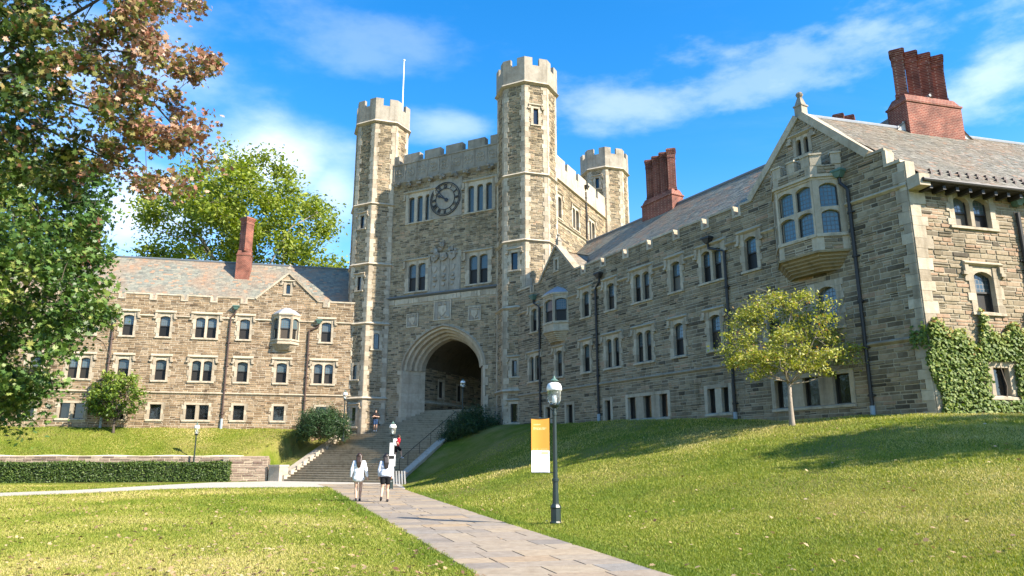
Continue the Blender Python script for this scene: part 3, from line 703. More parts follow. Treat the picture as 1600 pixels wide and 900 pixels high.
def add_window(fac, u, z, n=1, lw=0.72, h=1.66, arched=0.2, mull=0.17, sw=0.19, tooth=0.16, hood=0.0, transom=0, depth=0.28, split=0.52, head=0.2, F=None, hole=True, mt=None, y=0.0):
    F = F or fac.F
    me, sill, hd, panes, ex, W = window_meshes(n, lw, h, arched, mull, sw, tooth, hood, transom, depth, split, head)
    root = fac.B.root if hasattr(fac, 'B') else fac
    loc = tuple(np.array(F.pt(u, y, z)) - np.array(root.location))
    w = link('window', me, mt or M_DRESS, root, loc, F.rot)
    link('sill', sill, mt or M_DRESS, w)
    if hd: link('hood_mould', hd, mt or M_DRESS, w)
    for nm, m_, ma in panes: link(nm, m_, ma, w)
    if hole and hasattr(fac, 'holes'):
        fac.hole(u - W / 2 - sw * 0.6, u + W / 2 + sw * 0.6, z - 0.08, z + h + head * 0.6)
        fac.excl += [(u + a, u + b, z + c, z + d) for a, b, c, d in ex]
    return w

# ------------------------------------------------------------------ roofs, chimneys, pipes, bays
def slates(mb, A, B, C_, D_, poly=None, exp=0.21, wmin=0.2, wmax=0.42, seed=0, flat=0.018):
    """slate courses on the plane A (eave left) B (eave right) D_ (ridge left); poly in (s along eave, t up the slope)"""
    rs = random.Random(seed); A, B, D_ = Vector(A), Vector(B), Vector(D_); e = (B - A); le = e.length; e = e / le
    up = (D_ - A); up = up - e * up.dot(e); lt = up.length; up = up / lt; nrm = e.cross(up).normalized()
    if nrm.z < 0: nrm = -nrm
    if poly is None:
        Cv = Vector(C_); poly = [(0, 0), (le, 0), ((Cv - A).dot(e), lt), ((D_ - A).dot(e), lt)]
    t_ = 0.0
    while t_ < max(p[1] for p in poly) - 0.02:
        for a, b in scan(poly, t_ + exp * 0.5):
            x = a - rs.uniform(0, wmin)
            while x < b:
                w = rs.uniform(wmin, wmax); x0, x1 = max(x, a), min(x + w - 0.012, b)
                if x1 - x0 > 0.04:
                    l = flat + rs.uniform(-.006, .01); q0 = A + e * x0 + up * (t_ - rs.uniform(0, .012)); q1 = A + e * x1 + up * (t_ - rs.uniform(0, .012))
                    p0, p1 = q0 + nrm * l, q1 + nrm * l; p2, p3 = A + e * x1 + up * (t_ + exp + .03) + nrm * 0.003, A + e * x0 + up * (t_ + exp + .03) + nrm * 0.003
                    mb.add([p0, p1, p2, p3, q0, q1], [(0, 1, 2, 3), (4, 5, 1, 0)], min(1, rs.betavariate(2, 2.4) if rs.random() > .06 else 1.0))
                x += w
        t_ += exp
def roof_plane(root, A, B, C_, D_, m, poly=None, seed=0, base=True, **kw):
    mb = MB(); off = Vector((0, 0, -0.02))
    q = [Vector(v) + off for v in (A, B, C_, D_)] if C_ is not None else [Vector(A) + off, Vector(B) + off, Vector(D_) + off]
    mb.add(q, [tuple(range(len(q)))], 0.2)
    r_ = part('roof', mb, m, root); s = MB(); slates(s, A, B, C_, D_, poly, seed=seed, **kw)
    o = part('slate_courses', s, m, r_, kind='stuff'); return r_
def cap_line(root, a, b, r_=0.09, name='ridge_cap', m=None):
    mb = MB(); mb.tube([a, b], r_, 6); return part(name, mb, m or M_LEAD_D, root)
def chimney(root, F, u, y, z0, zs, zt, n=4, w=0.86, deep=1.15, base_w=None):
    """brick stack: wide base, weathered shoulder, n square shafts set cornerwise with oversailing heads"""
    bw = base_w or n * w; F2 = F.sub(u, y); mb = MB(F2)
    mb.box(-bw / 2, bw / 2, -deep / 2, deep / 2, z0, zs, 0.5)
    mb.box(-bw / 2 - .05, bw / 2 + .05, -deep / 2 - .05, deep / 2 + .05, zs + .001, zs + 0.10, 0.5)
    b2 = [(-bw / 2, -deep / 2), (bw / 2, -deep / 2), (bw / 2, deep / 2), (-bw / 2, deep / 2)]; k = 0.90
    mb.prism_xy(b2, zs + 0.101, zs + 0.5, 0.5, [(x * k, y_ * 0.66) for x, y_ in b2])
    c = part('chimney', mb, M_BRICK, root)
    for i in range(n):
        x = (i - (n - 1) / 2) * w * 0.98; s = w * 0.47; m = MB(F2)
        dia = lambda q: [(x, -q), (x + q, 0), (x, q), (x - q, 0)]
        m.prism_xy(dia(s * 1.12), zs + 0.45, zs + 0.62, 0.5)
        m.prism_xy(dia(s), zs + 0.621, zt - 0.62, 0.5)
        for j, (g, za, zb) in enumerate(((1.10, -.62, -.50), (1.0, -.499, -.34), (1.10, -.339, -.24), (1.2, -.239, -.13), (1.3, -.129, -.03), (1.12, -.029, 0.03))): m.prism_xy(dia(s * g), zt + za, zt + zb - .001, 0.5)
        part('chimney_shaft', m, M_BRICK, c)
    return c
def downpipe(root, F, u, zt, zb, r_=0.062, m=None, boot=0.0, hopper=None, w=0.11, kick=0.0):
    m = m or M_PIPE; mb = MB(F)
    pts = [(u + kick, -w - .03, zt + 0.3), (u + kick, -w - .03, zt + 0.05), (u, -w, zt - 0.35)] if kick else [(u, -w, zt)]
    mb.tube(pts + [(u, -w, zb + boot)], r_, 7); o = part('downpipe', mb, m, root)
    z = zb + boot + 0.4
    while z < zt - 0.6:
        b = MB(F); b.lathe([(r_ * 1.45, -0.05), (r_ * 1.45, 0.05)], (u, -w, z), 8); b.box(u - r_ * 2.2, u + r_ * 2.2, -w + .02, 0.02, z - .03, z + .03); part('bracket', b, m, o); z += 1.9
    if boot: b = MB(F); b.tube([(u, -w, zb - 0.3), (u, -w, zb + boot)], r_ * 1.35, 8); part('pipe_boot', b, M_PIPE_BOOT, o)
    if hopper:
        h = MB(F); x = u + kick; h.prism_xy([(x - .1, -.28), (x + .1, -.28), (x + .1, -.02), (x - .1, -.02)], zt + .28, zt + .52, 0.5, [(x - .24, -.36), (x + .24, -.36), (x + .24, -.02), (x - .24, -.02)])
        h.box(x - .27, x + .27, -.39, -.02, zt + .5201, zt + .62); part('hopper', h, hopper, o)
    return o
def finial(root, F, u, y, z, h=1.0, s=0.22, m=None):
    mb = MB(F); sq = lambda q: [(u - q, y - q), (u + q, y - q), (u + q, y + q), (u - q, y + q)]
    mb.prism_xy(sq(s), z - 0.3, z + h * 0.35, 0.6); mb.prism_xy(sq(s * 1.2), z + h * 0.351, z + h * 0.42, 0.5)
    mb.prism_xy(sq(s * 0.95), z + h * 0.421, z + h * 0.78, 0.5, sq(s * 0.42)); mb.lathe([(s * .4, 0), (s * .75, .1 * h), (s * .85, .17 * h), (s * .6, .25 * h), (.02, .29 * h)], (u, y, z + h * 0.77), 8)
    return part('finial', mb, m or M_DRESS_G, root)
def gable_coping(root, F, pts, w=0.2, over=0.12, m=None, thick=0.52):
    for (xa, za), (xb, zb) in zip(pts[:-1], pts[1:]):
        mb = MB(F); L_ = math.hypot(xb - xa, zb - za); nx, nz = -(zb - za) / L_, (xb - xa) / L_
        mb.prism_xz([(xa, za), (xb, zb), (xb + nx * w, zb + nz * w), (xa + nx * w, za + nz * w)], -over, thick, random.random()); part('coping', mb, m or M_DRESS, root)
def crenel_poly(u0, u1, z_lo, z_hi, gaps, gw=0.5):          # outline of a parapet top from left to right
    pts = [(u0, z_hi)]
    for g in gaps: pts += [(g - gw / 2, z_hi), (g - gw / 2, z_lo), (g + gw / 2, z_lo), (g + gw / 2, z_hi)]
    return pts + [(u1, z_hi)]
def parapet_coping(root, F, pts, t=0.12, over=0.07, thick=0.50, m=None):
    for k, ((xa, za), (xb, zb)) in enumerate(zip(pts[:-1], pts[1:])):
        mb = MB(F)
        if abs(za - zb) < 1e-6:
            lo = k > 0 and pts[k - 1][1] > za                 # floor of a gap
            mb.box(xa - (0 if lo else over) + (t if lo else 0), xb + (0 if lo else over) - (t if lo else 0), -over, thick, za - (0.0 if not lo else 0.0), za + t, random.random())
        else:
            s = 1 if zb < za else -1                          # going down: the merlon is on the left
            x = xa; a, b = (x - .03, x + t) if s > 0 else (x - t, x + .03)
            mb.box(a, b, -over + .004, thick - .004, min(za, zb) + .001, max(za, zb) - .002, random.random())
        part('coping', mb, m or M_DRESS, root)
def bay(fac, uc, half, p, wh, z_corb, z_base, z_sill, z_head, z_top, lights=1, tiers=1, style='roof', m=None):
    B, F, root = fac.B, fac.F, fac.B.root; m = m or M_DRESS
    fp = lambda e, ps=p, k=1.0: [(uc - (wh + e) * k, 0.05), (uc - (half + e * .45) * k, -(ps + e)), (uc + (half + e * .45) * k, -(ps + e)), (uc + (wh + e) * k, 0.05)]
    mb = MB(F)
    nst = 5
    for i in range(nst):                                     # corbel courses
        k = 0.30 + 0.66 * ((i + 0.6) / nst) ** 0.8; za = z_corb + (z_base - z_corb) * i / nst; zb = z_corb + (z_base - z_corb) * (i + 1) / nst
        zm = za + (zb - za) * .45; mb.prism_xy(fp(0, p * k, 0.55 + 0.45 * k), za + .002, zm, 0.3 + .1 * i); k2 = min(1.0, k + .10); mb.prism_xy(fp(0, p * k, 0.55 + 0.45 * k), zm + .001, zb, 0.2, fp(0, p * k2, 0.55 + 0.45 * k2))
    mb.prism_xy(fp(0.07), z_base + .001, z_base + 0.1, 0.5)
    bb = part('bay_window', mb, M_OCHRE if style != 'roof' else m, root)
    a = MB(F); a.prism_xy(fp(0), z_base + 0.101, z_sill - 0.16, 0.75); part('bay_apron', a, m, bb)
    a = MB(F); a.prism_xy(fp(0.05), z_sill - 0.159, z_sill - 0.06, 0.85); part('bay_sill', a, m, bb)
    a = MB(F); a.prism_xy(fp(0.10), z_head + 0.2, z_head + 0.32, 0.7); a.prism_xy(fp(0.02), z_head + 0.10, z_head + 0.199, 0.6); part('bay_cornice', a, m, bb)
    pts = [(uc - wh, 0.0), (uc - half, -p), (uc + half, -p), (uc + wh, 0.0)]
    for k in range(3):
        (xa, ya), (xb, yb) = pts[k], pts[k + 1]; L_ = math.hypot(xb - xa, yb - ya)
        F2 = F.sub(xa, ya, -math.degrees(math.atan2(yb - ya, xb - xa))); n = lights if k == 1 else 1; mu = 0.15; sw = 0.10 if k == 1 else 0.10 + 0.16 * (L_ > 1.1)
        lw = (L_ - 2 * sw - (n - 1) * mu - 0.02) / n; h = z_head - z_sill
        add_window(root, L_ / 2, z_sill - 0.06, n, round(lw, 3), round(h, 3), 0.22, mu, sw, 0.0, 0.0, (h * 0.5 if tiers > 1 else 0), 0.2, (0.5 if tiers == 1 else 0), 0.18, F=F2, mt=m, y=0.052)
    zc = z_head + 0.321
    if style != 'roof':
        for (xa, ya), (xb, yb) in zip(pts[:-1], pts[1:]):
            L_ = math.hypot(xb - xa, yb - ya); F2 = F.sub(xa, ya, -math.degrees(math.atan2(yb - ya, xb - xa)))
            for z0, z1 in ((z_base + .13, z_sill - .19), (zc + .04, z_top - .58)): lay_stones(F2.sub(0, -.022 if z0 > zc else 0), [(.26, z0), (L_ - .26, z0), (L_ - .26, z1), (.26, z1)], [], B.stones, hmin=.12, hmax=.2, lmin=.25, lmax=.6, joint=.035, seed=int(xa * 7), proud=.018)
    if style == 'roof':
        a = MB(F); a.prism_xy(fp(0.06), zc, zc + (z_top - zc) * 0.55, 0.5, fp(0.0, p * 0.62, 0.72)); a.prism_xy(fp(0.0, p * 0.62, 0.72), zc + (z_top - zc) * 0.551, z_top, 0.5, [(uc - .25, .05), (uc - .15, -.06), (uc + .15, -.06), (uc + .25, .05)])
        part('bay_roof', a, M_LEAD, bb)
    else:
        a = MB(F); a.prism_xy(fp(0.02), zc, z_top - 0.55, 0.4); part('bay_parapet', a, m, bb)
        for (xa, ya), (xb, yb), fr in ((pts[0], pts[1], ((.0, .33), (.62, 1.0))), (pts[1], pts[2], ((0, .22), (.39, .61), (.78, 1.0))), (pts[2], pts[3], ((0, .38), (.67, 1.0)))):
            for f0, f1 in fr:
                b_ = MB(F.sub(xa, ya, -math.degrees(math.atan2(yb - ya, xb - xa)))); L_ = math.hypot(xb - xa, yb - ya)
                b_.box(L_ * f0 + .01, L_ * f1 - .01, -0.03, 0.26, z_top - 0.549, z_top - 0.08, 0.5); b_.box(L_ * f0 - .02, L_ * f1 + .02, -0.07, 0.30, z_top - 0.079, z_top, 0.8); part('merlon', b_, m, bb)
    fac.block(uc - wh, uc + wh, z_base, z_head + 0.3); fac.block(uc - wh * .8, uc + wh * .8, z_corb, z_base)
    return bb

# ================================================================== gate tower
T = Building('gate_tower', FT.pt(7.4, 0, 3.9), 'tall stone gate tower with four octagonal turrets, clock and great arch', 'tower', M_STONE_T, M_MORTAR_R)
ARC_C, AR_O, AR_I, AR_SP = 7.58, 3.92, 2.66, 8.55
def tudor(a, apex, n=14, base=2.0):
    pts = [(ARC_C - a, base)]
    for k in range(n + 1):
        t_ = math.pi * k / n; c = math.cos(t_); pts.append((ARC_C - a * c, AR_SP + (apex - AR_SP) * (0.84 * math.sin(t_) + 0.16 * (1 - abs(c)))))
    return pts + [(ARC_C + a, base)]
front = Facade(T, FT, [(1.6, 1.5), (13.2, 1.5), (13.2, 25.0), (1.6, 25.0)], seed=11, hmin=0.11, hmax=0.22, lmin=0.24, lmax=0.62, joint=.034, proud=.022)
front.holes.append(tudor(AR_O - 0.05, 11.97)); front.through.append(tudor(AR_O - 0.05, 11.97))
for k in range(40):                                          # rubble stops at the arch
    z = 2 + k * 0.25
    if z < 12.0:
        a = AR_O + 0.05 if z < AR_SP else max([abs(x - ARC_C) for x, zz in tudor(AR_O, 12.02, 60) if zz >= z] + [0.0]) + 0.05
        front.block(ARC_C - a, ARC_C + a, z, z + 0.25)
def tw3(u): add_window(front, u, 21.15, 3, 0.58, 2.28, 0.22, 0.27, 0.30, 0.0, 0.55, split=0, head=0.32)
tw3(5.0); tw3(10.9)
for u in (4.93, 10.83): add_window(front, u, 15.1, 2, 0.76, 2.35, 0.24, 0.2, 0.30, 0.10, 0.6, split=0.5, head=0.25)
# clock
ck = MB(FT); ck.box(ARC_C - 1.62, ARC_C + 1.62, -0.055, 0.02, 21.05, 24.45, 0.55); front.block(ARC_C - 1.62, ARC_C + 1.62, 21.05, 24.45)
clock = part('clock', ck, M_DRESS_G, T.root)
CC = (ARC_C + 0.02, 22.68)
def ring(r0, r1, y, n=48):
    m = MB(FT); q = []; f = []
    for k in range(n):
        a = 2 * math.pi * k / n
        for r_ in (r0, r1):
            for yy in (y, y + 0.06): q.append((CC[0] + r_ * math.sin(a), yy, CC[1] + r_ * math.cos(a)))
    for k in range(n):
        a, b = 4 * k, 4 * ((k + 1) % n); f += [(a, b, b + 2, a + 2), (a, a + 1, b + 1, b), (a + 2, b + 2, b + 3, a + 3), (a + 1, a + 3, b + 3, b + 1)]
    m.add(q, [tuple(reversed(g)) for g in f]); return m
for r0, r1 in ((1.42, 1.48), (0.91, 0.945), (1.31, 1.33)): part('clock_ring', ring(r0, r1, -0.14), M_CLOCK, clock)
NUM = ['XII', 'I', 'II', 'III', 'IIII', 'V', 'VI', 'VII', 'VIII', 'IX', 'X', 'XI']
for i, s_ in enumerate(NUM):
    a = R(30 * i); m = MB(FT); ws = {'I': .075, 'V': .15, 'X': .17}; tot = sum(ws[c] for c in s_); x = -tot / 2
    def P_(t_, r_): return (CC[0] + r_ * math.sin(a) + t_ * math.cos(a), CC[1] + r_ * math.cos(a) - t_ * math.sin(a))
    def bar(t0, r0, t1, r1, w=0.026):
        p = [P_(t0 - w / 2, r0), P_(t0 + w / 2, r0), P_(t1 + w / 2, r1), P_(t1 - w / 2, r1)]; m.prism_xz(p, -0.135, -0.085)
    for c in s_:
        w = ws[c]; xc = x + w / 2
        if c == 'I': bar(xc, .97, xc, 1.28)
        if c == 'V': bar(xc, .97, xc - w * .38, 1.28, .034); bar(xc + .002, .97, xc + w * .38, 1.28, .016)
        if c == 'X': bar(xc + w * .36, .97, xc - w * .36, 1.28, .034); bar(xc - w * .36, .97, xc + w * .36, 1.28, .016)
        x += w
    part('numeral', m, M_CLOCK, clock)
for nm, deg, ln, w in (('minute_hand', -42, 1.28, 0.07), ('hour_hand', -63, 0.88, 0.12)):
    a = R(deg); m = MB(FT); P_ = lambda t_, r_: (CC[0] + r_ * math.sin(a) + t_ * math.cos(a), CC[1] + r_ * math.cos(a) - t_ * math.sin(a))
    m.prism_xz([P_(-w / 2, -.3), P_(w / 2, -.3), P_(w * .5, ln * .55), P_(w * 1.1, ln * .68), P_(0, ln), P_(-w * 1.1, ln * .68), P_(-w * .5, ln * .55)], -0.20 if nm == 'minute_hand' else -0.17, -0.172 if nm == 'minute_hand' else -0.145); part(nm, m, M_CLOCK, clock)
    m = MB(FT); m.prism_xz([P_(0, -.42), P_(.13, -.24), P_(.11, -.08), P_(-.11, -.08), P_(-.13, -.24)], -0.215 if nm == 'minute_hand' else -0.185, -0.19 if nm == 'minute_hand' else -0.173); part('hand_tail', m, M_CLOCK, clock)
# carved panel with three shields and crests between the lower windows
front.block(6.0, 9.2, 14.75, 18.0)
m = MB(FT); m.box(6.05, 9.15, -0.06, 0.02, 14.78, 17.55, 0.6); panel = part('carved_panel', m, M_DRESS_G, T.root)
rs = random.Random(5)
for k in range(3):
    x = 6.72 + 0.86 * k
    m = MB(FT); m.box(x - .40, x - .33, -.13, -.05, 14.9, 17.4, .7); part('pilaster', m, M_DRESS_G, panel)
    m = MB(FT); m.prism_xz([(x - .22, 16.9), (x + .22, 16.9), (x + .2, 16.6), (x, 16.4), (x - .2, 16.6)], -.14, -.05, .8); m.ico((x, -.1, 16.1), .2, 1, (1, .5, .9), .2, .5); m.ico((x + .05, -.1, 15.75), .24, 1, (1, .5, .7), .2, .3); m.ico((x - .03, -.1, 15.35), .17, 1, (1, .5, 1), .2, .6); part('carving', m, M_DRESS_G, panel)
    m = MB(FT); zt = 18.5 if k != 1 else 19.05
    for j in range(9): m.ico((x + rs.uniform(-.3, .3), -.16 + rs.uniform(-.06, .05), rs.uniform(17.6, zt - .25)), rs.uniform(.14, .26), 1, (1, .7, 1), .25, rs.random() * .6)
    m.prism_xz([(x - .3, 17.5), (x, 17.3), (x + .3, 17.5), (x + .28, 18.0), (x - .28, 18.0)], -.24, -.05, .4); m.box(x - .07, x + .07, -.2, -.06, zt - .4, zt, .3); part('crest', m, M_DRESS_G, panel)
# string over the arch and rough band below it
front.string(14.68, 1.9, 12.9, 0.26, 0.26, M_LEAD_D, 'drip_moulding')
m = MB(FT); x = 2.2
while x < 12.5:
    w = rs.uniform(.25, .6); m.box(x + .01, min(x + w, 12.5) - .01, -.05 - rs.uniform(0, .05), .02, 14.02 + rs.uniform(0, .08), 14.5, rs.random() ** .5); x += w
part('weathered_band', m, M_DRESS, T.root); front.block(2.0, 12.8, 14.0, 14.6)
for x, zc, hw in ((4.65, 12.62, 0.58), (7.56, 13.2, 0.82), (10.55, 12.66, 0.58)):
    m = MB(FT); m.box(x - hw, x + hw, -.06, .02, zc - hw * 1.02, zc + hw * 1.02, .6); front.block(x - hw, x + hw, zc - hw * 1.05, zc + hw * 1.05)
    sh = part('shield_panel', m, M_DRESS_G, T.root)
    m = MB(FT); f = hw - .08
    for a in ((x - hw, x - f, zc - hw, zc + hw), (x + f, x + hw, zc - hw, zc + hw), (x - f, x + f, zc - hw, zc - f), (x - f, x + f, zc + f, zc + hw)): m.box(a[0] + .001, a[1] - .001, -.11, -.05, a[2], a[3], .8)
    part('panel_border', m, M_DRESS, sh)
    m = MB(FT); m.prism_xz([(x - .45 * hw, zc + .45 * hw), (x - .45 * hw, zc - .1 * hw), (x, zc - .6 * hw), (x + .45 * hw, zc - .1 * hw), (x + .45 * hw, zc + .45 * hw)], -.12, -.05, .9)
    for j in range(10): m.ico((x + rs.uniform(-.72, .72) * hw, -.08, zc + rs.choice((-.62, .62, rs.uniform(-.5, .5))) * hw), .13 * hw / .58 * .9, 1, (1, .5, 1), .25, rs.random() * .5)
    part('shield', m, M_DRESS, sh)
# the arch: moulded rings and splayed jambs
ars = [(3.95, 12.05, -0.09), (3.80, 11.95, -0.09), (3.74, 11.90, 0.12), (3.52, 11.74, 0.12), (3.46, 11.68, 0.42), (3.24, 11.50, 0.46), (3.18, 11.46, 0.80), (2.98, 11.28, 0.84), (2.92, 11.22, 1.15), (2.74, 11.08, 1.2), (AR_I, 11.0, 1.65)]
m = MB(FT)
for (a0, t0, y0), (a1, t1, y1) in zip(ars[:-1], ars[1:]):
    c0, c1 = tudor(a0, t0, 22)[1:-1], tudor(a1, t1, 22)[1:-1]; n = len(c0)
    m.add([(x, y0, z) for x, z in c0] + [(x, y1, z) for x, z in c1], [(k, n + k, n + k + 1, k + 1) for k in range(n - 1)], rs.random())
c0, c1 = tudor(4.02, 12.1, 22)[1:-1], tudor(3.95, 12.05, 22)[1:-1]; n = len(c0)
m.add([(x, 0.0, z) for x, z in c0] + [(x, -.09, z) for x, z in c1], [(k, n + k, n + k + 1, k + 1) for k in range(n - 1)], .4)
archp = part('arch', m, M_DRESS, T.root)
for sg in (-1, 1):
    z = 2.0; k = 0
    while z < AR_SP:
        hh = min(rs.uniform(.55, .85), AR_SP - z + .001); o = 0.25 if k % 2 else 0.0; f = 0.38 if z < 5.6 else 0.0
        m = MB(FT); xo, xi = AR_O + 0.08 + o, AR_I
        q = [(ARC_C + sg * xo, -.075), (ARC_C + sg * (AR_O - .12), -.075), (ARC_C + sg * (xi - .02 * f), 1.645), (ARC_C + sg * (xi + .4), 1.645), (ARC_C + sg * xo, .03)]
        m.prism_xy(q, z + .004, z + hh - .004, .35 + .5 * rs.random()); part('jamb_block', m, M_DRESS, archp)
        front.block(min(ARC_C + sg * xo, ARC_C), max(ARC_C + sg * xo, ARC_C), z, z + hh); z += hh; k += 1
# passage behind the arch
FP = FT.sub(ARC_C - AR_I - .12, 1.66, -90.0)
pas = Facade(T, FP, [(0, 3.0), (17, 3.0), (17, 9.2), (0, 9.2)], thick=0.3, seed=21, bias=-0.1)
for u_, z_ in ((2.6, 6.6), (5.6, 6.5)): add_window(pas, u_, z_, 1, 0.8, 1.4, 0, .1, .16, 0, 0, split=0, head=.15)
pas.string(6.05, 0, 17, .24, .14)
pas.build()
m = MB(FT); cv = tudor(AR_I + .13, 11.05, 14, 3.0); n = len(cv)
m.add([(x, 1.66, z) for x, z in cv] + [(x, 19.0, z) for x, z in cv], [(k, k + 1, n + k + 1, n + k) for k in range(1, n - 1)], .05); part('vault', m, M_STONE_T, T.root)
# parapet of the front: carved band and panelled merlons
m = MB(FT); m.box(1.9, 12.9, -.16, .5, 25.0, 26.55, .3); parp = part('parapet', m, M_DRESS_G, T.root)
m = MB(FT); m.profile_x([(.02, 24.62), (-.05, 24.62), (-.26, 24.86), (-.26, 24.998), (.02, 24.998)], 1.9, 12.9, .2); part('corbel_table', m, M_DRESS_G, parp)
for k in range(9):
    x = 2.75 + k * 1.16; m = MB(FT)
    for j in range(5): m.ico((x + rs.uniform(-.16, .16), -.30 + rs.uniform(-.08, .05), 24.62 + rs.uniform(-.16, .16)), rs.uniform(.1, .2), 1, (1.1, 1, 1), .3, rs.random() * .4)
    part('grotesque', m, M_DRESS_G, parp)
    xa = 2.3 + k * 1.16; m = MB(FT)                        # quatrefoil panels
    for j in range(4):
        a = math.pi / 4 + math.pi / 2 * j; m.tube([(xa + .58 + .22 * math.cos(a) + .2 * math.cos(b), -.175, 25.78 + .22 * math.sin(a) + .2 * math.sin(b)) for b in np.linspace(a - 2.2, a + 2.2, 9)], .035, 4, .6)
    m.box(xa - .04, xa + .04, -.22, -.15, 25.1, 26.45, .5); m.ico((xa + .58, -.18, 25.78), .1, 1, (1, .6, 1), .1, .7); part('quatrefoil', m, M_DRESS_G, parp)
m = MB(FT); m.box(1.9, 12.9, -.22, .54, 26.551, 26.68, .4); part('coping', m, M_DRESS_G, parp)
for k in range(6):
    x0, x1 = 2.0 + 2.16 * k - .9, 2.0 + 2.16 * k + .74; x0, x1 = max(x0, 1.9), min(x1, 12.9)
    m = MB(FT); m.box(x0, x1, -.12, .42, 26.681, 27.46, .35); me_ = part('merlon', m, M_DRESS_G, parp)
    m = MB(FT); m.box(x0 - .06, x1 + .06, -.2, .5, 27.461, 27.58, .8); part('merlon_cap', m, M_DRESS_G, me_)
    for j in range(4):
        xx = x0 + (x1 - x0) * (j + .5) / 4; m = MB(FT); m.box(xx - .035, xx + .035, -.16, -.11, 26.8, 27.36, .7); part('rib', m, M_DRESS_G, me_)
front.build()
# sides and back
side = Facade(T, FT.sub(14.76 + .42, .85, -90.0), [(0, 2), (19.2, 2), (19.2, 25.1), (0, 25.1)], seed=31, joint=.034, proud=.022)
for u_ in (5.1, 9.1, 13.1): add_window(side, u_, 21.75, 2, 0.62, 1.95, .2, .18, .2, .12, .5, split=.5)
add_window(side, 9.0, 16.6, 1, 1.2, 1.9, .5, .1, .3, .1, 0, split=.5); 
side.string(21.4, 1.5, 18, .2, .15); sp = side.string(25.15, 1.5, 18, .2, .2)
side.build(); FS = side.F
m = MB(FS); m.box(1.5, 18, -.05, .45, 25.26, 26.6, .6); spar = part('parapet', m, M_DRESS, T.root)
for k in range(6):
    xa = 2.2 + k * 2.55; m = MB(FS); m.box(xa, xa + 2.0, -.05, .45, 26.601, 27.4, .6); q = part('merlon', m, M_DRESS, spar); m = MB(FS); m.box(xa - .06, xa + 2.06, -.11, .5, 27.401, 27.52, .9); part('merlon_cap', m, M_DRESS, q)
downpipe(T.root, FS, 11.6, 26.2, 10.0, .07, M_PIPE, hopper=M_PIPE)
m = MB(FT); m.box(-.35, 1.6, .9, 20, 2, 25, .3); m.box(1.0, 14.0, 19.6, 20.0, 12.5, 27.0, .3); m.box(1.6, 14.6, 1.0, 20, 24.0, 24.4, .2); part('inner_wall', m, M_MORTAR_R, T.root)

def turret(ci, z_lo, flip=False, wins=()):
    cx, cy = TUR[ci]; vis = [k for k in range(8)]
    V = [(cx + ORC * math.cos(R(-112.5 + 45 * k)), cy + ORC * math.sin(R(-112.5 + 45 * k))) for k in range(8)]   # face 0 looks along the tower front
    core = MB(FT); core.prism_xy([(cx + (x - cx) * .93, cy + (y - cy) * .93) for x, y in V], z_lo, 30.7, .5); tp = part('turret', core, M_MORTAR_R, T.root)
    def oct_ring(z0, z1, e0, e1, e2, name, mt):
        mm = MB(FT); s_ = lambda e: [(cx + (x - cx) * (1 + e), cy + (y - cy) * (1 + e)) for x, y in V]
        zz = z0 + (z1 - z0) * .45; mm.prism_xy(s_(e0), z0, zz, .4, s_(e1)); mm.prism_xy(s_(e1), zz + .0005, z1, .8, s_(e2)); part(name, mm, mt, tp)
    for z in (6.35, 12.5, 17.62, 23.0): 
        if z > z_lo: oct_ring(z - .14, z + .12, .02, .085, .02, 'string_course', M_DRESS)
    oct_ring(30.55, 30.85, .02, .12, .07, 'string_course', M_DRESS)
    for k in range(8):
        (xa, ya), (xb, yb) = V[k], V[(k + 1) % 8]; Fk = FT.sub(xa, ya, -math.degrees(math.atan2(yb - ya, xb - xa)))
        seen = k in (0, 1, 2, 7)
        f_ = Facade(T, Fk, [(0, z_lo), (OS, z_lo), (OS, 30.6), (0, 30.6)], thick=.2, seed=100 * ci + k, hmin=.1, hmax=.2, lmin=.22, lmax=.6, joint=.034, proud=.022)
        for (kk, zz, ww, hh, ar) in wins:
            if kk == k: add_window(f_, OS / 2, zz, 1, ww, hh, ar, .1, .2, .1, .0 if ar or hh > 2 else .25, split=0, depth=.19, head=.18)
        if seen:
            quoins(f_, 0, 1, z_lo + .01, 30.5, .31, .43, .42, seed=ci * 31 + k, single=False, phase=k % 2)
            quoins(f_, OS, -1, z_lo + .01, 30.5, .31, .43, .42, seed=ci * 31 + k + 7, single=False, phase=(k + 1) % 2)
            for z in (6.35, 12.5, 17.62, 23.0): f_.block(0, OS, z - .14, z + .13)
            f_.build()
        else: slab(T.back, Fk, f_.poly, [], .1)
        # parapet face: dressed stone with a gap in the middle of each side
        e = .055; s2 = OS * (1 + e); px0 = -(s2 - OS) / 2; Fp = Fk.sub(0, -ORC * math.cos(math.pi / 8) * e)
        pm = MB(Fp); g = .29
        zc = 32.28; th = .28
        pm.prism_xz([(px0, 30.86), (px0 + s2, 30.86), (px0 + s2, 32.95), (OS / 2 + g, 32.95), (OS / 2 + g, zc), (OS / 2 - g, zc), (OS / 2 - g, 32.95), (px0, 32.95)], 0, th, .3 + .5 * random.random())
        pp = part('turret_parapet', pm, M_DRESS_G if k in (0, 7) else M_DRESS_G, tp)
        for a, b, z in ((px0 - .02, OS / 2 - g + .03, 32.951), (OS / 2 + g - .03, px0 + s2 + .02, 32.951), (OS / 2 - g + .002, OS / 2 + g - .002, zc + .001)):
            c = MB(Fp); c.box(a, b, -.06, th + .04, z, z + .1, .8); part('coping', c, M_DRESS_G, pp)
    m_ = MB(FT); m_.prism_xy([(cx + (x - cx) * .9, cy + (y - cy) * .9) for x, y in V], 31.2, 31.3, .3); part('turret_roof', m_, M_LEAD, tp)
    return tp
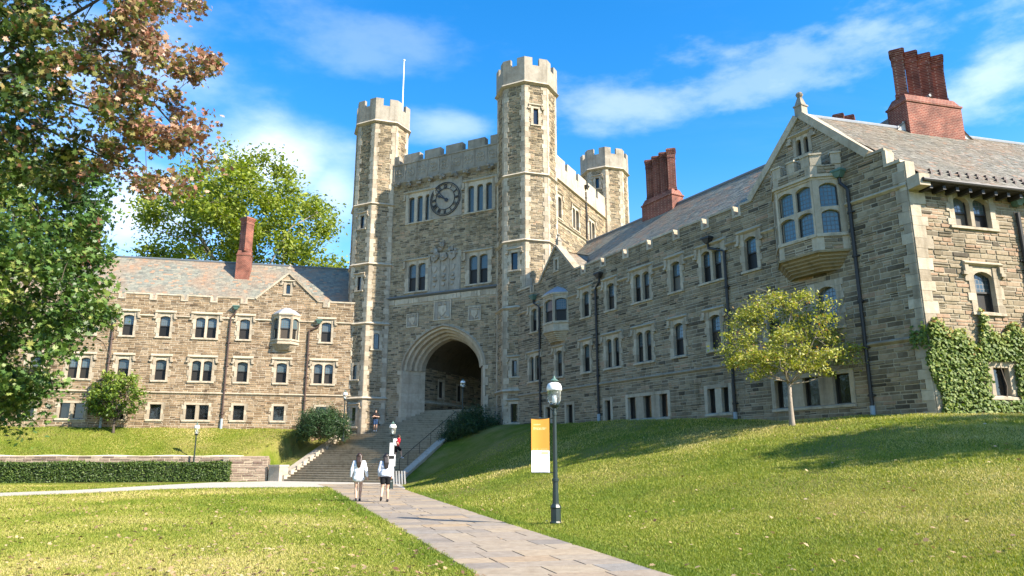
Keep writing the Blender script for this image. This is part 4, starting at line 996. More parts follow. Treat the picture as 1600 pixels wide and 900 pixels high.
turret(0, 2.0, wins=((0, 20.9, .4, 1.1, 0), (0, 15.4, .4, 1.15, 0), (1, 10.4, .46, 1.3, .2), (0, 7.9, .42, 1.2, .2), (0, 4.1, .6, 1.5, 0)))
turret(1, 2.0, wins=((1, 27.2, .42, 1.35, 0), (0, 15.4, .55, 1.35, 0), (0, 7.4, .42, 1.15, 0), (0, 4.1, .6, 1.3, 0)))
turret(2, 12.0, wins=((0, 28.6, .4, 1.1, 0), (1, 20.6, 1.0, 1.4, 0)))
turret(3, 20.0)
T.finish()
fp = MB(FT); fp.tube([(1.35, 1.9, 31.2), (1.35, 1.9, 38.2)], [.075, .045], 8); flag = empty('flagpole', FT.pt(1.35, 1.9, 31.2), 'slim white flagpole rising from the left front turret', 'flagpole')
part('pole', fp, M_WHITE, flag); m = MB(FT); m.ico((1.35, 1.9, 38.3), .11, 2); part('ball', m, M_WHITE, flag)

# ================================================================== left range
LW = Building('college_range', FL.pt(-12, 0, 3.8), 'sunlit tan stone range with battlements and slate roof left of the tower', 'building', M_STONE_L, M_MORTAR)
UL = -38.0
gL = [-36.4, -34.1, -31.8, -29.5, -27.2, -24.9, -22.6, -20.4, -18.12, -15.82, -13.47, -11.23, -8.9]
topL = crenel_poly(UL, -7.95, 14.02, 14.45, gL) + [(-5.48, 16.70), (-3.0, 14.40), (-3.0, 14.45)] + crenel_poly(-3.0, 0.35, 14.02, 14.45, [-2.28])[1:]
left = Facade(LW, FL, [(UL, 2.0), (0.35, 2.0)] + topL[::-1], seed=41, hmin=.12, hmax=.22, lmin=.26, lmax=.68, joint=.038, proud=.02)
quoins(left, 0.3, -1, 3.0, 14.0, .2, .34, .34, seed=3)
for u in (-36.0, -33.2, -30.4, -27.6, -23.6, -17.44, -14.75, -8.68, -2.17): add_window(left, u, 11.08, 1, 0.80, 1.66, .2, hood=.42)
for u in (-20.6, -11.65): add_window(left, u, 11.08, 2, 0.72, 1.66, .2, hood=.42)
for u in (-36.0, -33.2, -30.4, -27.6, -23.6, -17.42, -14.70, -8.58, -5.54): add_window(left, u, 7.60, 1, 0.82, 1.62, .2, hood=.34)
for u in (-20.55, -11.65, -2.21): add_window(left, u, 7.60, 2, 0.68, 1.62, .2, hood=.34)
for u in (-36.0, -33.2, -30.4, -27.6, -23.6, -17.4, -14.76, -8.6, -5.53, -2.2): add_window(left, u, 4.55, 1, 0.84, 1.16, 0, sw=.17, tooth=.14, split=0, head=.18)
for u in (-20.65, -11.70): add_window(left, u, 4.55, 2, 0.72, 1.16, 0, sw=.17, tooth=.14, split=0, head=.18, mull=.26)
bay(left, -5.45, 0.52, 0.62, 1.12, 10.25, 10.72, 11.2, 12.95, 13.82, style='roof')
add_window(left, -5.48, 15.05, 1, 0.34, .85, .15, sw=.2, tooth=0, hood=.25, split=0, head=.15)
ed = [UL] + [v for u, n in ((-36.0, 1), (-33.2, 1), (-30.4, 1), (-27.6, 1), (-23.6, 1), (-20.6, 2), (-17.44, 1), (-14.75, 1), (-11.65, 2), (-8.68, 1), (-5.45, 3), (-2.17, 1)) for v in (u - (.69 if n == 1 else 1.12 if n == 3 else 1.1), u + (.69 if n == 1 else 1.12 if n == 3 else 1.1))] + [0.35]
for a, b in zip(ed[::2], ed[1::2]): left.string(12.72, a, b, .17, .13)
left.string(6.62, UL, 0.35, .17, .12)
left.build()
runs = crenel_poly(UL, -7.95, 14.02, 14.45, gL); parapet_coping(LW.root, FL, runs)
parapet_coping(LW.root, FL, crenel_poly(-3.0, 0.3, 14.02, 14.45, [-2.28]))
gable_coping(LW.root, FL, [(-7.95, 14.45), (-5.48, 16.74), (-3.0, 14.45)], .16)
finial(LW.root, FL, -5.48, .2, 16.9, .75, .15)
p = lambda u, y, z: FL.pt(u, y, z)
roof_plane(LW.root, p(UL, .45, 13.75), p(3.0, .45, 13.75), p(3.0, 5.2, 18.75), p(UL, 5.2, 18.75), M_SLATE, seed=1)
m = MB(); m.add([p(UL, 5.2, 18.74), p(3, 5.2, 18.74), p(3, 10.4, 13.6), p(UL, 10.4, 13.6)], [(0, 1, 2, 3)], .4); m.add([p(UL, .45, 13.7), p(UL, 10.4, 13.6), p(UL, 5.2, 18.7)], [(0, 1, 2)]); part('back_roof', m, M_SLATE, LW.root)
m = MB(FL); m.box(UL, 2.5, 10.0, 10.4, 2, 13.7, .5); m.box(UL, UL + .4, .43, 10, 2, 13.7, .5); part('back_wall', m, M_MORTAR, LW.root)
cap_line(LW.root, p(UL, 5.2, 18.8), p(3, 5.2, 18.8), .1)
yb = .45 + (16.4 - 13.75) / (18.75 - 13.75) * 4.75        # little roof behind the gable
roof_plane(LW.root, p(-7.85, .45, 14.25), p(-7.85, yb, 14.25) if 0 else p(-7.85, .8, 14.25), None, p(-5.48, .45, 16.45), M_SLATE, poly=[(0, 0), (0.1, 0), (2.45, 3.2), (0, 3.2)], seed=2)
roof_plane(LW.root, p(-3.1, .8, 14.25), p(-3.1, .45, 14.25), None, p(-5.48, .45, 16.45), M_SLATE, poly=[(.25, 0), (.35, 0), (.35, 3.2), (-2.2, 3.2)], seed=3)
chimney(LW.root, FL, -9.72, 4.0, 16.5, 19.1, 22.7, n=1, w=1.2, deep=1.1, base_w=1.2)
chimney(LW.root, FL, -22.9, 4.6, 16.5, 19.4, 22.2, n=3, w=.8)
for u, zt, k, mt in ((-18.47, 13.0, 0, M_PIPE_BR), (-9.8, 13.2, .35, M_PIPE_BR), (-3.55, 12.3, .75, M_PIPE_BR), (-29, 13, 0, M_PIPE_BR)): downpipe(LW.root, FL, u, zt, 3.9, .075, mt, boot=.75 if u < -9 else 0, hopper=M_COPPER if k else None, kick=k)
LW.finish()
_k = .985; LW.root.location = tuple(np.array([0, 0, HC]) + (np.array(LW.root.location) - np.array([0, 0, HC])) * _k); LW.root.scale = (_k, _k, _k)

# ================================================================== right range, ending in the gabled block
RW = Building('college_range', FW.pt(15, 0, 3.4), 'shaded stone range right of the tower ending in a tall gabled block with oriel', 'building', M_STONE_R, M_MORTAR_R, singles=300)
gR = [1.99]; gR2 = [8.31, 10.44, 12.64, 14.82, 17.01, 19.18, 21.32]
topR = crenel_poly(-1.2, 3.05, 13.15, 13.66, gR) + [(5.16, 15.78), (7.3, 13.66)] + crenel_poly(7.3, 22.3, 13.15, 13.66, gR2)[1:] + [(25.36, 16.70), (28.35, 13.66), (29.12, 13.66), (29.12, 12.95), (29.9, 12.95)]
right = Facade(RW, FW, [(-1.2, 1.0), (29.9, 1.0)] + topR[::-1], seed=51, hmin=.11, hmax=.24, lmin=.26, lmax=.82, joint=.042, proud=.022)
for u, n in ((2.2, 1), (8.47, 1), (11.05, 1), (13.93, 2), (16.77, 1), (19.42, 2), (22.0, 1)): add_window(right, u, 10.36, n, .74 if n == 1 else .60, 1.62, .2, hood=.5, tooth=.13, sw=.2)
for u, n in ((2.18, 2), (5.32, 1), (8.40, 1), (11.07, 2), (13.93, 2), (16.75, 1), (19.38, 1), (23.0, 1)): add_window(right, u, 6.86, n, .74 if n == 1 else .56, 1.72, .2, hood=.36, tooth=.13, sw=.2)
for u, n, lw in ((3.9, 1, .62), (6.45, 1, .7), (10.45, 1, .55), (14.0, 3, .66), (19.3, 2, .5), (24.65, 3, .80)):
    add_window(right, u, 3.72, n, lw, 1.2 if n < 3 else 1.22, 0, mull=.68 if n == 3 else .42, sw=.2, tooth=.0, split=0, head=.18)
add_window(right, 25.84, 6.95, 1, 1.0, 1.75, .4, sw=.28, tooth=.1, split=0, head=.2)
bay(right, 5.14, .62, .72, 1.36, 9.15, 9.75, 10.5, 12.05, 12.95, style='roof')
bay(right, 25.36, .98, .9, 1.86, 9.28, 9.95, 10.85, 13.1, 14.4, lights=2, tiers=2, style='crenel')
add_window(right, 25.42, 14.95, 2, .26, .78, .18, sw=.16, tooth=0, mull=.14, hood=.25, split=0, head=.14)
add_window(right, 5.16, 14.15, 1, .28, .75, 0, sw=.2, tooth=0, split=0, head=.12)
ed = [-1.0] + [v for u, h in ((2.2, .68), (5.14, 1.36), (8.47, .68), (11.05, .68), (13.93, 1.0), (16.77, .68), (19.42, 1.0), (22.0, .68), (25.36, 1.86)) for v in (u - h, u + h)] + [29.9]
for a, b in zip(ed[::2], ed[1::2]): right.string(11.95, a, b, .17, .13)
right.string(5.95, -.6, 29.9, .18, .12)
quoins(right, 29.9, -1, 2.0, 12.9, .3, .5, .44, seed=8)
right.build()
parapet_coping(RW.root, FW, crenel_poly(-.6, 3.05, 13.15, 13.66, gR)); parapet_coping(RW.root, FW, crenel_poly(7.3, 22.3, 13.15, 13.66, gR2))
gable_coping(RW.root, FW, [(3.05, 13.66), (5.16, 15.80), (7.3, 13.66)], .16); gable_coping(RW.root, FW, [(22.3, 13.66), (25.36, 16.74), (28.35, 13.66)], .32, .1, None, .8)
parapet_coping(RW.root, FW, [(28.35, 13.66), (29.12, 13.66), (29.12, 12.95), (29.9, 12.95)])
finial(RW.root, FW, 5.16, .2, 15.95, .8, .16); finial(RW.root, FW, 25.36, .2, 16.95, 1.1, .2)
east = Facade(RW, FE, [(0, 1.0), (26, 1.0), (26, 11.95), (0, 11.95)], seed=61, hmin=.11, hmax=.24, lmin=.26, lmax=.78, joint=.042, proud=.022, bias=.26)  # bias puts extra sunlight into the colour: lighter stones on this lit wall
for u in (2.95, 8.6, 14.0, 19.5): add_window(east, u, 10.48, 2, .80, 1.22, .3, sw=.24, tooth=.14, head=.18, split=.48)
for u in (3.0, 8.6, 14.0, 19.5): add_window(east, u, 7.03, 1, .95, 1.6, .3, sw=.26, tooth=.14, hood=.35, split=.5)
for u in (3.14, 8.6, 14.0): add_window(east, u, 3.82, 1, .74, 1.06, 0, sw=.34, tooth=0, head=.24, split=0)
quoins(east, 0, 1, 2.0, 11.9, .52, .74, .46, seed=9, phase=1)
m = MB(FE); m.box(.0, .42, -.05, .5, 11.9, 12.94, .8); m.box(-.03, .46, -.66, -.051, 11.72, 12.2, .6); part('kneeler', m, M_DRESS, RW.root)
east.build()
p = lambda u, y, z: FE.pt(u, y, z)
AP = FW.pt(25.36, .1, 0); au, ay = FE.loc(AP[0], AP[1]); RY, RZ = ay + .0, 16.9
EZ, EY = 12.0, -.62; slo = (RZ - EZ) / (RY - EY)
cu, cyy = FE.loc(*FW.pt(29.9, .45, 0)[:2])
gi = FE.loc(*FW.pt(25.36, .47, 0)[:2]); ge = FE.loc(*FW.pt(30.5, .47, 0)[:2]); gx = lambda y: ge[0] + (gi[0] - ge[0]) * (y - ge[1]) / (gi[1] - ge[1])
roof_plane(RW.root, p(gx(EY), EY, EZ), p(26, EY, EZ), p(26, RY, RZ), p(gx(RY), RY, RZ), M_SLATE2, seed=5, exp=.16, wmin=.16, wmax=.3)
bl = FW.pt(22.2, .45, 0); bu, by = FE.loc(bl[0], bl[1])
m = MB(); m.add([p(au, RY, RZ - .01), p(26, RY, RZ - .01), p(26, 2 * RY, 12.6), p(bu, by, 13.6)], [(0, 1, 2, 3)], .4); part('back_roof', m, M_SLATE, RW.root)
cap_line(RW.root, p(au, RY, RZ + .04), p(26, RY, RZ + .04), .09, m=M_LEAD)
m = MB(FE); m.box(.2, 26, EY - .02, .02, EZ - .16, EZ - .03, .3); ev = part('eave', m, M_PIPE, RW.root)
m = MB(FE); m.tube([(.1, EY - .07, EZ - .06), (26, EY - .07, EZ - .06)], .085, 8); part('gutter', m, M_PIPE, ev)
for k in range(24):
    m = MB(FE); x = .5 + .62 * k; m.box(x, x + .14, EY + .05, -.02, EZ - .34, EZ - .161); part('rafter_end', m, M_PIPE, ev)
for k in range(22):                                        # snow guards above the eave
    for r_ in range(2):
        x = 1.0 + .46 * k + .23 * r_; t_ = .55 + .35 * r_; y = EY + t_ * .707; z = EZ + t_ * .707 * slo; m = MB(FE); m.prism_xy([(x, y), (x + .10, y), (x + .10, y + .16), (x, y + .16)], z + .0, z + .16, .2); part('snow_guard', m, M_PIPE_BR, ev)
m = MB(FE); m.box(26, 26.4, 0, 2 * RY, 1, 12.2, .5); m.box(1.0, 26, 2 * RY - .4, 2 * RY, 1, 12.6, .5); m.F = FW; m.box(-.5, 23, 9.5, 9.9, 1, 13.4, .5); part('back_wall', m, M_MORTAR_R, RW.root)
# main roof of the shaded range
p = lambda u, y, z: FW.pt(u, y, z)
roof_plane(RW.root, p(1.2, .48, 13.2), p(22.4, .48, 13.2), p(21.3, 5.5, 17.95), p(1.2, 5.5, 17.95), M_SLATE, seed=6)
m = MB(); m.add([p(1.2, 5.5, 17.94), p(21.3, 5.5, 17.94), p(21.3, 10, 13.2), p(1.2, 10, 13.2)], [(0, 1, 2, 3)], .4); m.add([p(1.2, .5, 13.2), p(1.2, 5.5, 17.9), p(1.2, 10, 13.2)], [(0, 1, 2)]); part('back_roof', m, M_SLATE, RW.root)
cap_line(RW.root, p(1.2, 5.5, 18.0), p(21.3, 5.5, 18.0), .1)
gr = (15.5 - 13.5) / (17.95 - 13.2) * 5.02
roof_plane(RW.root, p(3.1, .45, 13.5), p(3.1, .8, 13.5), None, p(5.16, .45, 15.5), M_SLATE2, poly=[(0, 0), (.3, 0), (gr + .15, 2.87), (0, 2.87)], seed=7)
roof_plane(RW.root, p(7.2, .8, 13.5), p(7.2, .45, 13.5), None, p(5.16, .45, 15.5), M_SLATE2, poly=[(.05, 0), (.35, 0), (.35, 2.87), (.2 - gr, 2.87)], seed=8)
for u, w_ in ((12.1, .9), (13.1, .8), (21.4, 1.1)):        # pale skylights low on the roof
    za = lambda y: 13.2 + (y - .48) * 4.75 / 5.02; m = MB(FW); m.add([(u, .75, za(.75) + .08), (u + w_, .75, za(.75) + .08), (u + w_, 1.5, za(1.5) + .08), (u, 1.5, za(1.5) + .08), (u, .75, za(.75)), (u + w_, .75, za(.75)), (u + w_, 1.5, za(1.5)), (u, 1.5, za(1.5))], [(0, 1, 2, 3), (4, 5, 1, 0), (5, 6, 2, 1), (6, 7, 3, 2), (7, 4, 0, 3)]); part('skylight', m, M_GLASS_L, RW.root)
chimney(RW.root, FW, 9.95, 5.5, 16.5, 18.55, 21.95, n=4, w=.76, deep=1.0)
# cross gable of hung slates carrying the big stack
gu, gy = 6.2, RY - .30
m = MB(FE); m.prism_xz([(gu - 2.5, 16.4), (gu + 2.5, 16.4), (gu, 18.7)], gy + .13, gy + .25, .5); cg = part('hung_slate_gable', m, M_SLATE_W, RW.root)
Fg = FE.sub(0, gy + .124); s = MB()
slates(s, Fg.pt(gu - 2.5, 0, 16.4), Fg.pt(gu + 2.5, 0, 16.4), None, Fg.pt(gu - 2.5, -.001, 18.7), poly=[(0, 0), (5.0, 0), (2.5, 2.3)], exp=.26, wmin=.35, wmax=.6); part('slate_courses', s, M_SLATE_W, cg, kind='stuff')
q = lambda u, y, z: FE.pt(u, y, z)
roof_plane(RW.root, q(gu - 2.75, gy + 8, 16.2), q(gu - 2.75, gy + .06, 16.2), q(gu, gy + .06, 18.76), q(gu, gy + 8, 18.76), M_SLATE, seed=9)
roof_plane(RW.root, q(gu + 2.75, gy + .06, 16.2), q(gu + 2.75, gy + 8, 16.2), q(gu, gy + 8, 18.76), q(gu, gy + .06, 18.76), M_SLATE, seed=10)
cap_line(RW.root, q(gu, gy + .06, 18.80), q(gu, gy + 8, 18.80), .08)
chimney(RW.root, FE, gu - .05, gy + .50, 15.3, 18.18, 21.2, n=4, w=.80, deep=1.25, base_w=3.2)
cp_ = at_depth(1319, 190, 40.0); cu_, cy_ = FE.loc(cp_[0], cp_[1]); chimney(RW.root, FE, cu_, cy_, 14.5, 20.0, 21.6, n=2, w=.75, deep=.9)
# pipes
for u, zt, k, h_ in ((3.05, 12.3, -.7, M_COPPER), (9.65, 12.2, .45, M_PIPE), (20.4, 12.0, -1.0, M_PIPE), (27.45, 12.9, -.3, M_COPPER)): downpipe(RW.root, FW, u, zt, 3.4 - .02 * u + (.25 if u < 12 else 0), .075, M_PIPE, boot=.7, hopper=h_, kick=k)
downpipe(RW.root, FE, 5.15, 11.2, 3.1, .085, M_PIPE, hopper=M_COPPER)
RW.finish()

# ================================================================== garden wall, hedge
FG = FL.sub(0, -QW)
GW = Building('garden_wall', FG.pt(-12, 0, 0), 'low brown stone retaining wall behind the clipped hedge', 'wall', M_STONE_G, M_MORTAR, singles=280)
gw = Facade(GW, FG, [(-40, -.3), (-5.5, -.3), (-5.5, 1.74), (-40, 1.74)], thick=.5, seed=71, hmin=.14, hmax=.27, lmin=.35, lmax=1.0, joint=.045, proud=.025); gw.build()
gw2 = Facade(GW, FG.sub(-5.5, 0, -90), [(0.02, -.3), (1.6, -.3), (1.6, 1.5), (0.02, 1.74)], thick=.3, seed=72, hmin=.14, hmax=.27, lmin=.35, lmax=1.0, joint=.045, proud=.025); gw2.build()
m = MB(FG); m.box(-5.48, -3.2, .6, .9, -.3, .92, .1); part('low_wall', m, M_STONE_G, GW.root); GW.finish()
ub = empty('stone_post', FG.pt(-8.3, -.45, 0), 'plain grey stone post at the right end of the hedge', 'post'); m = MB(FG); m.box(-8.45, -8.12, -.55, -.25, 0, 1.62, .2); part('shaft', m, M_DRESS_G, ub); m = MB(FG); m.box(-8.48, -8.09, -.58, -.22, 1.621, 1.72, .3); part('cap', m, M_DRESS_G, ub)

# ------------------------------------------------------------------ leaves
STAR = [(0, 1.0), (.16, .42), (.62, .62), (.45, .18), (.95, .02), (.42, -.18), (.38, -.62), (.0, -.38), (-.38, -.62), (-.42, -.18), (-.95, .02), (-.45, .18), (-.62, .62), (-.16, .42)]
TPL = {'star': np.array([(x * .55, y * .55, -.10 * (x * x)) for x, y in STAR]),
       'leaf': np.array([(0, -.5, 0), (.27, -.05, .07), (0, .55, 0), (-.27, -.05, .07)]),
       'needle': np.array([(-.09, -.5, 0), (.09, -.5, 0), (.0, .6, 0)]),
       'heart': np.array([(0, -.5, 0), (.42, -.12, .05), (.46, .25, .03), (0, .6, -.05), (-.46, .25, .03), (-.42, -.12, .05)])}
def leaf_obj(name, pos, size, tint, mat_, parent=None, tpl='leaf', normal=None, spread=1.0, off=(0, 0, 0)):
    T_ = TPL[tpl]; N_ = len(pos); k = len(T_)
    nv = RNG.normal(size=(N_, 3)) * spread
    if normal is not None: nv = nv + normal
    else: nv[:, 2] = np.abs(nv[:, 2]) + .25
    nv /= np.linalg.norm(nv, axis=1, keepdims=True) + 1e-9
    a = np.cross(nv, RNG.normal(size=(N_, 3))); a /= np.linalg.norm(a, axis=1, keepdims=True) + 1e-9; b = np.cross(nv, a)
    V = pos[:, None, :] + (a[:, None, :] * T_[None, :, 0, None] + b[:, None, :] * T_[None, :, 1, None] + nv[:, None, :] * T_[None, :, 2, None]) * np.asarray(size)[:, None, None]
    V = V.reshape(-1, 3) - np.array(off)
    me = bpy.data.meshes.new(name); me.vertices.add(len(V)); me.vertices.foreach_set('co', V.astype(np.float32).ravel())
    me.loops.add(N_ * k); me.loops.foreach_set('vertex_index', np.arange(N_ * k, dtype=np.int32))
    me.polygons.add(N_); me.polygons.foreach_set('loop_start', np.arange(N_, dtype=np.int32) * k)
    at = me.attributes.new('tint', 'FLOAT', 'FACE'); at.data.foreach_set('value', np.asarray(tint, np.float32)); me.update()
    o = link(name, me, mat_, parent); return o
def crown_points(poly, Y0, dY, n, seed, thick=True):         # clump centres filling a crown seen in the photograph as poly, with depth
    rg = np.random.default_rng(seed); P = np.array(poly, float); lo, hi = P.min(0), P.max(0); out = []
    c = P.mean(0); ext = np.maximum((hi - lo) / 2, 1)
    while len(out) < n:
        q = lo + rg.random(2) * (hi - lo)
        if not in_poly(np.array([q[0]]), np.array([q[1]]), poly)[0]: continue
        e = min(1.0, math.hypot(*((q - (lo + hi) / 2) / ext))); k = math.sqrt(max(.08, 1 - e * e)) if thick else 1.0
        out.append(at_depth(q[0], q[1], Y0 + rg.uniform(-1, 1) * dY * k))
    return np.array(out)
def make_tree(name, label, base, fork, clumps, crad, per, size, mleaf, mbark, trunk_r, tpl='leaf', tint=None, seed=0, group=None, cat='tree', limb_r=.35, flat=.75, limbs=None, droop=.12):
    rg = np.random.default_rng(seed); base = np.array(base, float); root = empty(name, tuple(base), label, cat, group); fork = np.array(fork, float)
    t_ = MB(); mid = base * .5 + fork * .5 + rg.normal(size=3) * [.1, .1, 0] * trunk_r * 2
    t_.smooth = True; t_.tube([base - [0, 0, .3], base + [0, 0, .15], mid, fork], [trunk_r * 1.55, trunk_r * 1.15, trunk_r * .9, trunk_r * .72], 10); part('trunk', t_, mbark, root)
    br = MB(); br.smooth = True
    cs = clumps[rg.permutation(len(clumps))]
    nodes = [(fork, trunk_r * .7)]
    nl = limbs or max(5, len(cs) // 9)
    for i, c in enumerate(cs):
        d = [np.linalg.norm(c - p_) + .15 * abs(p_[2] - c[2]) for p_, _ in nodes]
        if i < nl: st, r0 = fork + (rg.normal(size=3) * .15 + [0, 0, -.5 * rg.random()]) * trunk_r * 2, trunk_r * limb_r
        else:
            j = int(np.argmin(d)); st, r0 = nodes[j]; r0 = r0 * .6
        L_ = np.linalg.norm(c - st); bend = rg.normal(size=3) * .10 * L_ + np.array([0, 0, droop * L_]); m1 = st * .62 + c * .38 + bend; m2 = st * .28 + c * .72 + bend * .8
        r0 = max(r0, .012 * crad + .006); r1 = max(r0 * .3, .006 + .006 * crad)
        br.tube([st, m1, m2, c], [r0, r0 * .75, r0 * .5, r1], 5, caps=False)
        nodes += [(m1, r0 * .75), (m2, r0 * .5), (c, r1)]
        for _ in range(2):
            e = c + rg.normal(size=3) * crad * .8; br.tube([m2 * .4 + c * .6, (c + e) / 2 + [0, 0, .1 * crad], e], [r1 * .9, r1 * .6, r1 * .3], 3, caps=False)
    part('branches', br, mbark, root)
    P = np.repeat(clumps, per, 0); cr = crad * np.repeat(rg.uniform(.65, 1.25, len(clumps)), per)
    P = P + rg.normal(size=P.shape) * cr[:, None] * np.array([.55, .55, .55 * flat])
    sz = size * rg.uniform(.5, 1.3, len(P)); ti = tint(P, rg) if tint else np.clip(rg.normal(.5, .22, len(P)), 0, 1)
    o = leaf_obj('foliage', P - 0, sz, ti, mleaf, root, tpl, off=base); o['kind'] = 'stuff'
    return root
def ground_hit(px, py, fn=None):
    r = ray(px, py); t_ = 5.0
    while t_ < 120:
        q = np.array([0, 0, HC]) + r * t_
        if q[2] <= gz(q[0], q[1]): return q
        t_ += .1
    return at_depth(px, py, 40)

# big tree at the left edge, leaves turning rust
P1 = [(-260, -170), (250, -170), (248, 2), (232, 30), (262, 72), (300, 76), (336, 96), (328, 122), (298, 136), (286, 150), (310, 178), (314, 206), (322, 245), (298, 262), (262, 258), (268, 280), (236, 286), (200, 262), (150, 270), (120, 292), (-260, 300)]
cl = crown_points(P1, 18.0, 3.2, 380, 5); tips = np.array([at_depth(x, y, 17 + .03 * (x - 250)) for x, y in ((258, 8), (290, 6), (308, 8), (325, 105), (318, 250), (255, 285), (278, 292), (228, 290), (305, 120))])
def oak_tint(P, rg):
    x, y, _ = project(P); k = np.clip((x - 20) / 260, 0, 1) * .55 + np.clip((y - 100) / 250, 0, 1) * 0 + .18
    k = k + .10 * (rg.random(len(P)) < .3) - .12 * np.clip((y - 230) / 60, 0, 1) * (x < 170)
    cn = np.sin(P[:, 0] * 2.1 + 1) * np.sin(P[:, 1] * 1.7) * np.sin(P[:, 2] * 2.3) * .16
    return np.clip(k + cn + rg.normal(0, .25, len(P)), 0, 1)
make_tree('oak_tree', 'large near tree overhanging from the left, leaves turning rust and bronze', (-15.6, 18.5, 0), (-15.2, 18.3, 11.8), np.vstack([cl, tips]), .40, 115, .175, M_LEAF_OAK, M_BARK, .34, 'star', oak_tint, 5, limbs=22, flat=.7, limb_r=.17)
# green tree below it
P2 = [(-260, 250), (125, 252), (150, 275), (156, 300), (150, 330), (156, 342), (146, 366), (156, 396), (150, 425), (168, 470), (172, 490), (154, 498), (154, 518), (130, 510), (112, 528), (104, 552), (84, 558), (70, 588), (88, 600), (84, 622), (55, 628), (56, 652), (46, 672), (28, 660), (-260, 650)]
cl = crown_points(P2, 28.0, 4.2, 320, 6)
def gr_tint(P, rg):
    x, y, _ = project(P); cn = np.sin(P[:, 0] * 1.3 + 2) * np.sin(P[:, 1] * 1.1) * np.sin(P[:, 2] * 1.5) * .3
    return np.clip(.48 + cn + .2 * (x < 60) * (rg.random(len(P)) < .5) + rg.normal(0, .17, len(P)), 0, 1)
make_tree('maple_tree', 'dense dark green tree filling the left edge below the rust leaves', (-24.0, 28.0, 0), (-23.5, 28.0, 4.5), cl, .72, 150, .24, M_LEAF_GREEN, M_BARK, .4, 'star', gr_tint, 6, limbs=16)
# tree behind the left range
P3 = [(240, 410), (212, 385), (214, 345), (226, 312), (268, 300), (300, 282), (292, 264), (325, 255), (350, 234), (385, 230), (420, 240), (432, 256), (456, 260), (470, 284), (482, 282), (486, 310), (505, 322), (525, 348), (524, 362), (498, 366), (490, 376), (532, 392), (548, 420), (500, 440), (250, 440)]
make_tree('plane_tree', 'broad yellow-green tree rising behind the slate roof left of the tower', (-31, 86, 3), (-31, 86, 13), crown_points(P3, 86, 8, 165, 8), 1.7, 185, .54, M_LEAF_YG, M_BARK_P, .5, 'leaf', lambda P, rg: np.clip(rg.normal(.62, .22, len(P)), 0, 1), 8, limbs=12)
# yellow sapling on the bank
b = ground_hit(1238, 665); YB = b[1]
P4 = [(1128, 548), (1136, 522), (1150, 500), (1160, 482), (1190, 462), (1216, 454), (1250, 458), (1290, 472), (1304, 492), (1318, 522), (1344, 548), (1338, 572), (1300, 584), (1260, 582), (1236, 598), (1210, 588), (1170, 590), (1140, 576)]
yt = make_tree('sapling', 'slender young tree with sparse yellow leaves on the bank before the oriel', tuple(b), tuple(b + np.array([0.03, 0, 1.7])), crown_points(P4, YB, 2.4, 125, 9), .40, 118, .125, M_LEAF_YEL, M_BARK_P, .095, 'leaf', None, 9, limbs=16, flat=.6, droop=-.05)
tw = MB()
for k in range(26):
    x = 1150 + 7 * k + random.uniform(-6, 6); e = at_depth(x, random.uniform(438, 470), YB + random.uniform(-1.2, 1.2)); s0 = at_depth(1238 + (x - 1238) * .8, 500, YB); tw.tube([s0, s0 * .5 + e * .5, e], [.012, .008, .004], 3, caps=False)
part('twigs', tw, M_BARK_P, yt)
# small tree on the raised lawn
ub_, zb_ = FL.pt(-16.6, -2.0, 0), float(upper_z(np.array(-16.6), np.array(2.0)))
P5 = [(138, 626), (146, 606), (158, 592), (172, 580), (186, 584), (200, 578), (212, 592), (222, 612), (220, 634), (204, 646), (182, 654), (160, 650), (142, 640)]
sb = at_depth(177, 674, 54.6); qb = FL.loc(sb[0], sb[1]); zz = float(upper_z(np.array(qb[0]), np.array(-qb[1])))
make_tree('sapling', 'small bushy green tree on the raised lawn before the left range', (sb[0], sb[1], zz), (sb[0], sb[1], zz + .9), crown_points(P5, sb[1], 1.8, 75, 10), .42, 55, .24, M_LEAF_SAP, M_BARK, .09, 'leaf', lambda P, rg: np.clip(.35 + .15 * (P[:, 2] - 5) + rg.normal(0, .2, len(P)), 0, 1), 10, limbs=14)
# trees standing to the right of the view, whose shade falls across the bank
for (x, y, h, rr, lb, sd) in ((23.6, 14.0, 9.0, 3.6, 'leafy tree right of the bank, nearer the path', 21), (30.6, 14.6, 10.6, 4.0, 'leafy tree right of the bank, farther along the sunlit wall', 22)):
    rg = np.random.default_rng(sd); c = rg.normal(size=(90, 3)); c /= np.linalg.norm(c, axis=1, keepdims=True); c *= (rg.random((90, 1)) ** .4) * [rr, rr, rr * .75]; z0 = gz(x, y)
    make_tree('shade_tree', lb, (x, y, z0), (x, y, z0 + h - rr * .8), c + [x, y, z0 + h], .9, 150, .30, M_LEAF_GREEN, M_BARK, .22, 'leaf', None, sd, limbs=12)

